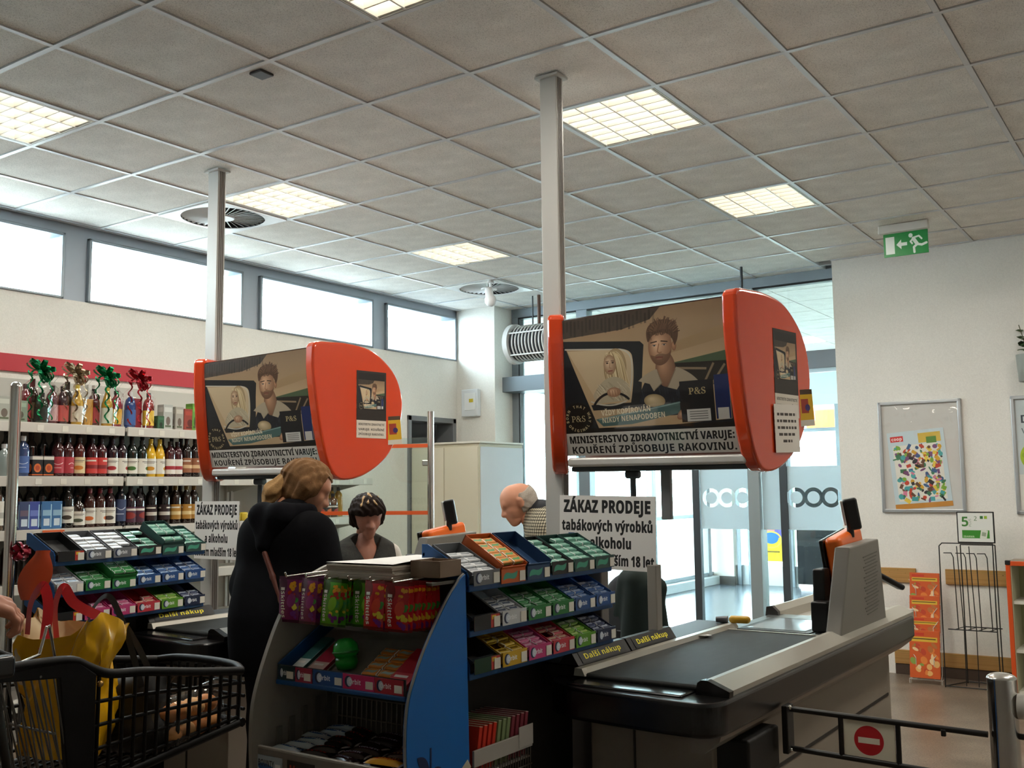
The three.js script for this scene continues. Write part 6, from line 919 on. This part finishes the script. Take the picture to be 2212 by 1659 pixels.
function handCaps(w, dir, nrm, curl, mir) {                        // wrist, pointing direction, back-of-hand normal
  const d = V(...dir).normalize(), n = V(...nrm).addScaledVector(d, -V(...nrm).dot(d)).normalize(), s = d.clone().cross(n).multiplyScalar(mir), W = V(...w), out = [];
  const P = (a, b, c) => W.clone().addScaledVector(d, a).addScaledVector(s, b).addScaledVector(n, c).toArray();
  out.push(cap(P(0, 0, 0), P(0.05, 0, 0), 0.024, 0.022), cap(P(0.03, -0.018, 0), P(0.08, -0.026, 0), 0.019, 0.014), cap(P(0.03, 0.018, 0), P(0.078, 0.026, 0), 0.019, 0.014), cap(P(0.05, 0, 0), P(0.085, 0, 0), 0.018, 0.015));
  [[-0.028, 0.036, 0.024, 0.02], [-0.009, 0.042, 0.028, 0.022], [0.01, 0.038, 0.026, 0.021], [0.028, 0.03, 0.02, 0.018]].forEach(([b, l1, l2, l3], i) => {
    let a = 0.085 - Math.abs(i - 1.2) * 0.004, c = 0, ang = curl * 0.7, p = P(a, b, c);
    for (const [l, r0, r1] of [[l1, 0.0095, 0.0085], [l2, 0.0085, 0.0078], [l3, 0.0078, 0.0066]]) { a += Math.cos(ang) * l; c -= Math.sin(ang) * l; const q = P(a, b * 1.05, c); out.push(cap(p, q, r0, r1)); p = q; ang += curl; }
  });
  const t0 = P(0.02, -0.026, -0.006), t1 = P(0.05, -0.05, -0.02), t2 = P(0.078, -0.05, -0.04); out.push(cap(t0, t1, 0.014, 0.0105), cap(t1, t2, 0.0105, 0.008));
  return out;
}
function person({ pos, turn, label, skin, head, bodyCaps, hands, hair, clothes, eye = '#2e2420', lips = '#8e4a42' }) {
  const t = thing('person', label, 'person', pos, turn);
  const hm = new THREE.Matrix4().compose(V(...head.p), new THREE.Quaternion().setFromEuler(new THREE.Euler(...head.r, 'YXZ')), V(head.s ?? 1, head.s ?? 1, head.s ?? 1));
  const parts = [blob(headCaps(), 0.022, 0.0045).applyMatrix4(hm), blob(bodyCaps, 0.03, 0.014)];
  for (const h of hands) parts.push(blob(h, 0.008, 0.004));
  mesh('body', merge(parts), M(skin, 0.6, 0, { sheen: 0.2 }), t);
  const hd = new THREE.Group(); hd.name = 'face'; hm.decompose(hd.position, hd.quaternion, hd.scale); t.add(hd);
  for (const s of [-1, 1]) { const e = mesh('eye', new THREE.SphereGeometry(0.0115, 14, 10), M('#d8d2ca', 0.25), hd, [s * 0.032, 0.008, 0.073]); mesh('iris', new THREE.SphereGeometry(0.0062, 10, 8), M(eye, 0.2), e, [0, 0, 0.0068]); mesh('eyelid', new THREE.SphereGeometry(0.0126, 14, 8, 0, 7, 0, 1.45), M(skin, 0.6), e, [0, 0, 0], [0.5, 0, 0]); mesh('eyebrow', tube([[s * 0.016, 0.03, 0.09], [s * 0.034, 0.035, 0.087], [s * 0.05, 0.028, 0.074]], 0.0035, 10, 5), M(eye, 0.8), hd); }
  mesh('lips', merge([tube([[-0.021, -0.057, 0.084], [-0.007, -0.052, 0.0945], [0.007, -0.052, 0.0945], [0.021, -0.057, 0.084]], 0.0035, 14, 6), tube([[-0.018, -0.06, 0.085], [0, -0.064, 0.0925], [0.018, -0.06, 0.085]], 0.004, 12, 6)]), M(lips, 0.5), hd);
  hair.forEach(([n, caps2, k, cut, m]) => mesh(n, blob(caps2, k, 0.0055, (f) => (x, y, z) => { const w = 0.0022 * Math.sin(150 * x + 40 * y + 6 * Math.sin(30 * z)) + 0.002 * Math.sin(110 * z - 60 * y + 5 * Math.sin(40 * x)), q = f(x, y, z) + w; return cut ? Math.max(q, cut(x, y + w * 2, z)) : q; }), m, hd));
  for (const [n, caps2, k, cell, m, cut] of clothes) mesh(n, blob(caps2, k, cell, cut && ((f) => (x, y, z) => Math.max(f(x, y, z), cut(x, y, z)))), m, t);
  return t;
}
const faceCut = (x, y, z) => Math.min(z - (0.042 + 0.25 * Math.max(0, y - 0.03)), 0.062 - y + Math.abs(x) * 0.25);   // positive inside the face opening
{
  const grain = noiseTex(128, [222, 222, 222], 60, 0, 6), hex = (c) => '#' + c.map((v) => Math.min(255, Math.round(v * 1.13)).toString(16).padStart(2, '0')).join(''), fabric = (c, r = 0.95) => M(hex(c), r, 0, { map: grain, specularIntensity: 0.2 });
  // woman in black, seen from behind
  person({
    pos: [-3.16, 0, -2.93], turn: 3.2, label: 'person in a black hooded jacket with fair tied hair, standing between the tills', skin: '#c08a6c',
    head: { p: [0, 1.425, 0.14], r: [0.45, -0.62, 0.0], s: 0.98 },
    bodyCaps: [cap([0, 0.9, 0], [0, 1.2, 0.04], 0.1), cap([0, 1.2, 0.04], [0, 1.32, 0.09], 0.08, 0.05), ...[-1, 1].flatMap((s) => [cap([s * 0.15, 1.24, 0.04], [s * 0.23, 1.02, 0.06], 0.042, 0.036), cap([s * 0.23, 1.02, 0.06], [s * 0.17, 0.95, 0.3], 0.036, 0.024), cap([s * 0.09, 0.88, 0], [s * 0.1, 0.48, 0.02], 0.075, 0.05), cap([s * 0.1, 0.48, 0.02], [s * 0.1, 0.09, -0.02], 0.05, 0.036), cap([s * 0.1, 0.05, -0.03], [s * 0.11, 0.04, 0.14], 0.036, 0.03)])],
    hands: [handCaps([0.17, 0.95, 0.3], [-0.1, -0.1, 1], [0.3, 1, 0], 0.5, -1), handCaps([-0.17, 0.95, 0.3], [0.1, -0.1, 1], [-0.3, 1, 0], 0.5, 1)],
    hair: [['hair', [cap([0, 0.036, -0.016], [0, 0.04, 0.004], 0.0925), cap([0, 0.02, -0.048], [0, -0.02, -0.05], 0.084, 0.064), cap([-0.055, 0.0, -0.02], [-0.05, -0.05, -0.035], 0.05, 0.03), cap([0.055, 0, -0.02], [0.05, -0.05, -0.035], 0.05, 0.03)], 0.03, faceCut, fabric([124, 92, 62], 0.7)], ['ponytail', [cap([0, -0.01, -0.1], [0.005, -0.07, -0.125], 0.034, 0.036), cap([0.005, -0.07, -0.125], [0.02, -0.18, -0.12], 0.036, 0.014)], 0.02, null, fabric([168, 132, 88], 0.7)]],
    clothes: [
      ['jacket', [cap([-0.09, 1.2, 0.03], [0.09, 1.2, 0.03], 0.125), cap([-0.08, 1.05, 0.02], [0.08, 1.05, 0.02], 0.135), cap([-0.08, 0.95, 0.01], [0.08, 0.95, 0.01], 0.145), cap([-0.08, 0.86, 0.0], [0.08, 0.86, 0.0], 0.15), cap([-0.07, 0.74, 0.0], [0.07, 0.74, 0.0], 0.15), cap([0, 1.22, 0.04], [0, 1.31, 0.06], 0.11, 0.08), ...[-1, 1].flatMap((s) => [cap([s * 0.15, 1.24, 0.03], [s * 0.235, 1.02, 0.05], 0.078, 0.064), cap([s * 0.235, 1.02, 0.05], [s * 0.175, 0.955, 0.28], 0.064, 0.045)])], 0.07, 0.013, fabric([12, 12, 16]), (x, y, z) => 0.68 - y],
      ['hood', [cap([-0.1, 1.33, 0.05], [-0.04, 1.32, -0.06], 0.036, 0.05), cap([0.1, 1.33, 0.05], [0.04, 1.32, -0.06], 0.036, 0.05), cap([-0.05, 1.31, -0.07], [0, 1.2, -0.1], 0.05, 0.025), cap([0.05, 1.31, -0.07], [0, 1.2, -0.1], 0.05, 0.025)], 0.04, 0.011, fabric([14, 14, 19])],
      ['trousers', [cap([-0.07, 0.86, 0], [0.07, 0.86, 0], 0.115), ...[-1, 1].flatMap((s) => [cap([s * 0.09, 0.86, 0], [s * 0.1, 0.48, 0.02], 0.098, 0.068), cap([s * 0.1, 0.48, 0.02], [s * 0.1, 0.1, -0.02], 0.068, 0.055)])], 0.04, 0.014, fabric([26, 26, 30])],
      ['shoes', [-1, 1].flatMap((s) => [cap([s * 0.1, 0.05, -0.04], [s * 0.115, 0.042, 0.15], 0.05, 0.04)]), 0.02, 0.01, M('#171717', 0.5)],
      ['bag_strap', [0, 1, 2, 3, 4, 5].map((k) => cap([-0.02 - 0.05 * k, 1.17 - 0.09 * k, -0.118 - 0.004 * k + (k > 3 ? 0.02 * (k - 3) : 0)], [-0.07 - 0.05 * k, 1.08 - 0.09 * k, -0.122 - 0.004 * k + (k > 2 ? 0.02 * (k - 2) : 0)], 0.011)), 0.01, 0.006, M('#5a2a1c', 0.6)],
    ],
  });
  // seated cashier
  person({
    pos: [-4.27, 0, -4.62], turn: 0.98, label: 'cashier with short dark streaked hair, grey vest and white sleeves, seated at the left till', skin: '#a8705a',
    head: { p: [0, 1.255, 0.09], r: [0.3, 0.0, 0.04] },
    bodyCaps: [cap([0, 0.6, 0], [0, 1.0, 0.03], 0.1), cap([0, 1.0, 0.03], [0, 1.13, 0.05], 0.08, 0.05), ...[-1, 1].flatMap((s) => [cap([s * 0.16, 1.03, 0.02], [s * 0.23, 0.82, 0.06], 0.045, 0.038), cap([s * 0.23, 0.82, 0.06], [s * 0.16, 0.86, 0.28], 0.036, 0.024), cap([s * 0.1, 0.58, -0.02], [s * 0.12, 0.54, 0.27], 0.075, 0.055), cap([s * 0.12, 0.52, 0.27], [s * 0.12, 0.1, 0.2], 0.052, 0.038), cap([s * 0.12, 0.05, 0.16], [s * 0.13, 0.04, 0.31], 0.038, 0.03)])],
    hands: [handCaps([0.16, 0.86, 0.28], [-0.2, -0.1, 1], [0.2, 1, 0], 0.5, -1), handCaps([-0.16, 0.86, 0.28], [0.2, -0.1, 1], [-0.2, 1, 0], 0.5, 1)],
    hair: [['hair', [cap([0, 0.045, -0.02], [0, 0.05, 0.012], 0.1), cap([0, 0.02, -0.05], [0, -0.03, -0.05], 0.092, 0.075), cap([-0.07, 0.03, 0.0], [-0.078, -0.03, -0.01], 0.042, 0.026), cap([0.07, 0.03, 0.0], [0.078, -0.03, -0.01], 0.042, 0.026), cap([-0.05, 0.07, 0.075], [0.06, 0.06, 0.08], 0.03, 0.03)], 0.03, (x, y, z) => Math.min(z - 0.03, 0.045 - y + x * 0.1), fabric([38, 27, 23], 0.6)], ['hair_streaks', [cap([-0.03, 0.14, 0.03], [-0.06, 0.1, 0.085], 0.009, 0.007), cap([0.0, 0.147, 0.02], [0.03, 0.11, 0.095], 0.01, 0.007), cap([0.0, 0.148, 0.0], [-0.02, 0.12, 0.09], 0.008, 0.006), cap([0.05, 0.13, 0.02], [0.075, 0.09, 0.07], 0.008, 0.006)], 0.006, null, M('#b9976a', 0.6)]],
    clothes: [
      ['vest', [cap([-0.08, 0.98, 0.02], [0.08, 0.98, 0.02], 0.12), cap([-0.08, 0.8, 0.02], [0.08, 0.8, 0.02], 0.13), cap([-0.08, 0.62, 0.0], [0.08, 0.62, 0.0], 0.14), cap([-0.13, 1.05, 0.02], [-0.05, 1.1, 0.02], 0.06, 0.06), cap([0.13, 1.05, 0.02], [0.05, 1.1, 0.02], 0.06, 0.06)], 0.06, 0.011, fabric([66, 66, 64], 0.9), (x, y, z) => Math.min(z - 0.05, 0.085 + (y - 1.08) * 0.55 - Math.abs(x) - 0.02)],
      ['shirt', [...[-1, 1].flatMap((s) => [cap([s * 0.16, 1.03, 0.02], [s * 0.235, 0.82, 0.05], 0.066, 0.056), cap([s * 0.235, 0.82, 0.05], [s * 0.165, 0.86, 0.26], 0.054, 0.038)])], 0.03, 0.011, M('#c9c2b8', 0.85)],
      ['trousers', [cap([-0.08, 0.59, 0], [0.08, 0.59, 0], 0.12), ...[-1, 1].flatMap((s) => [cap([s * 0.1, 0.58, -0.02], [s * 0.12, 0.54, 0.27], 0.09, 0.07), cap([s * 0.12, 0.52, 0.27], [s * 0.12, 0.1, 0.2], 0.066, 0.05)])], 0.04, 0.014, fabric([30, 30, 36])],
      ['shoes', [-1, 1].map((s) => cap([s * 0.12, 0.05, 0.15], [s * 0.13, 0.042, 0.32], 0.048, 0.038)), 0.02, 0.01, M('#1c1c1c', 0.5)],
    ],
  });
  const c = scene.children.find((q) => q.name === 'till_chair'); copy(c, [-4.32, 0, -4.68], 0.98 + Math.PI, 'black till chair under the cashier at the left till');
  // old man bending over the far end of the left counter
  const plaid = canvas(128, 128, (x, W, H) => { fill(x, '#8f8672', 0, 0, W, H); for (let i = 0; i < 4; i++) { fill(x, 'rgba(40,38,32,0.7)', i * 32, 0, 10, H); fill(x, 'rgba(40,38,32,0.7)', 0, i * 32, W, 10); fill(x, 'rgba(214,204,176,0.6)', i * 32 + 18, 0, 5, H); fill(x, 'rgba(214,204,176,0.6)', 0, i * 32 + 18, W, 5); } }); plaid.wrapS = plaid.wrapT = THREE.RepeatWrapping; plaid.repeat.set(14, 14);
  person({
    pos: [-3.27, 0, -5.33], turn: -0.97, label: 'old person with thin white hair and checked jacket bending forward near the entrance', skin: '#c2876a',
    head: { p: [0, 1.325, 0.285], r: [0.45, 0.12, 0.0], s: 1.02 },
    bodyCaps: [cap([0, 0.9, -0.1], [0, 1.15, 0.12], 0.11), cap([0, 1.15, 0.12], [0, 1.24, 0.22], 0.09, 0.055), ...[-1, 1].flatMap((s) => [cap([s * 0.17, 1.13, 0.14], [s * 0.23, 0.9, 0.2], 0.045, 0.038), cap([s * 0.23, 0.9, 0.2], [s * 0.17, 0.9, 0.45], 0.036, 0.025), cap([s * 0.1, 0.88, -0.1], [s * 0.11, 0.48, -0.04], 0.08, 0.055), cap([s * 0.11, 0.48, -0.04], [s * 0.11, 0.09, -0.08], 0.055, 0.04), cap([s * 0.11, 0.05, -0.1], [s * 0.12, 0.04, 0.1], 0.04, 0.032)])],
    hands: [handCaps([0.17, 0.9, 0.45], [-0.1, -0.2, 1], [0.3, 1, 0], 0.5, -1), handCaps([-0.17, 0.9, 0.45], [0.1, -0.2, 1], [-0.3, 1, 0], 0.5, 1)],
    hair: [['hair', [cap([0, 0.03, -0.012], [0, 0.036, 0.008], 0.0915), cap([0, 0.022, -0.04], [0, 0.0, -0.04], 0.086)], 0.02, (x, y, z) => Math.max(z - 0.0, y - 0.045 + 0.25 * z, -0.06 - y), fabric([165, 155, 144], 0.85)]],
    clothes: [
      ['jacket', [cap([-0.09, 1.16, 0.1], [0.09, 1.16, 0.1], 0.145), cap([-0.09, 0.98, 0.0], [0.09, 0.98, 0.0], 0.15), cap([-0.09, 0.82, -0.08], [0.09, 0.82, -0.08], 0.15), cap([0, 1.18, 0.1], [0, 1.24, 0.16], 0.14, 0.09), ...[-1, 1].flatMap((s) => [cap([s * 0.17, 1.13, 0.13], [s * 0.24, 0.9, 0.19], 0.078, 0.062), cap([s * 0.24, 0.9, 0.19], [s * 0.175, 0.9, 0.42], 0.06, 0.045)])], 0.06, 0.012, T(plaid, 0.9), (x, y, z) => 0.72 - y],
      ['collar', [cap([-0.05, 1.28, 0.14], [0.05, 1.28, 0.14], 0.056), cap([0, 1.28, 0.14], [0, 1.29, 0.19], 0.07, 0.064)], 0.03, 0.01, M('#1c1f26', 0.8)],
      ['trousers', [cap([-0.07, 0.86, -0.1], [0.07, 0.86, -0.1], 0.12), ...[-1, 1].flatMap((s) => [cap([s * 0.1, 0.86, -0.1], [s * 0.11, 0.48, -0.04], 0.1, 0.075), cap([s * 0.11, 0.48, -0.04], [s * 0.11, 0.1, -0.08], 0.075, 0.06)])], 0.04, 0.014, fabric([52, 48, 44])],
      ['shoes', [-1, 1].map((s) => cap([s * 0.11, 0.05, -0.11], [s * 0.12, 0.042, 0.11], 0.05, 0.042)), 0.02, 0.01, M('#1f1a17', 0.5)],
    ],
  });
  // shopper at the cart handle, only the hand reaches into the picture
  person({
    pos: [-2.84, 0.0, -0.96], turn: Math.PI, label: 'person whose bare hand shows at the left picture edge above the cart handle', skin: '#b5785c',
    head: { p: [0, 1.6, 0.06], r: [0.15, 0, 0] },
    bodyCaps: [cap([0, 0.95, 0], [0, 1.35, 0.02], 0.11), cap([0, 1.35, 0.02], [0, 1.48, 0.03], 0.08, 0.055), cap([-0.19, 1.38, 0], [-0.3, 1.18, 0.05], 0.05, 0.042), cap([-0.3, 1.18, 0.05], [-0.42, 1.17, 0.32], 0.042, 0.028), cap([0.19, 1.38, 0], [0.25, 1.12, 0.08], 0.05, 0.04), cap([0.25, 1.12, 0.08], [0.2, 1.06, 0.33], 0.04, 0.027), ...[-1, 1].flatMap((s) => [cap([s * 0.1, 0.92, 0], [s * 0.11, 0.5, 0.03], 0.085, 0.058), cap([s * 0.11, 0.5, 0.03], [s * 0.11, 0.09, -0.02], 0.058, 0.042), cap([s * 0.11, 0.05, -0.04], [s * 0.12, 0.04, 0.16], 0.042, 0.033)])],
    hands: [handCaps([-0.42, 1.17, 0.32], [-0.25, -0.35, 1], [-0.5, 1, 0.2], 0.75, 1), handCaps([0.2, 1.06, 0.33], [-0.1, -0.3, 1], [0.3, 1, 0], 0.7, -1)],
    hair: [['hair', [cap([0, 0.045, -0.02], [0, 0.048, 0.005], 0.098), cap([0, 0.02, -0.05], [0, -0.03, -0.045], 0.088, 0.07)], 0.03, faceCut, M('#3a2c22', 0.7)]],
    clothes: [
      ['coat', [cap([-0.09, 1.3, 0.01], [0.09, 1.3, 0.01], 0.14), cap([-0.09, 1.1, 0.01], [0.09, 1.1, 0.01], 0.15), cap([-0.09, 0.85, 0], [0.09, 0.85, 0], 0.16), cap([-0.19, 1.38, 0], [-0.3, 1.16, 0.04], 0.08, 0.066), cap([-0.3, 1.185, 0.04], [-0.37, 1.178, 0.2], 0.062, 0.05), cap([0.19, 1.38, 0], [0.26, 1.12, 0.07], 0.08, 0.064), cap([0.26, 1.12, 0.07], [0.21, 1.065, 0.3], 0.06, 0.045)], 0.06, 0.014, fabric([60, 44, 40])],
      ['trousers', [cap([-0.08, 0.9, 0], [0.08, 0.9, 0], 0.125), ...[-1, 1].flatMap((s) => [cap([s * 0.1, 0.9, 0], [s * 0.11, 0.5, 0.03], 0.105, 0.078), cap([s * 0.11, 0.5, 0.03], [s * 0.11, 0.1, -0.02], 0.078, 0.062)])], 0.04, 0.016, fabric([34, 36, 44])],
      ['shoes', [-1, 1].map((s) => cap([s * 0.11, 0.05, -0.05], [s * 0.12, 0.042, 0.17], 0.05, 0.042)), 0.02, 0.01, M('#1f1a17', 0.5)],
    ],
  });
}
renderer.render(scene, camera);
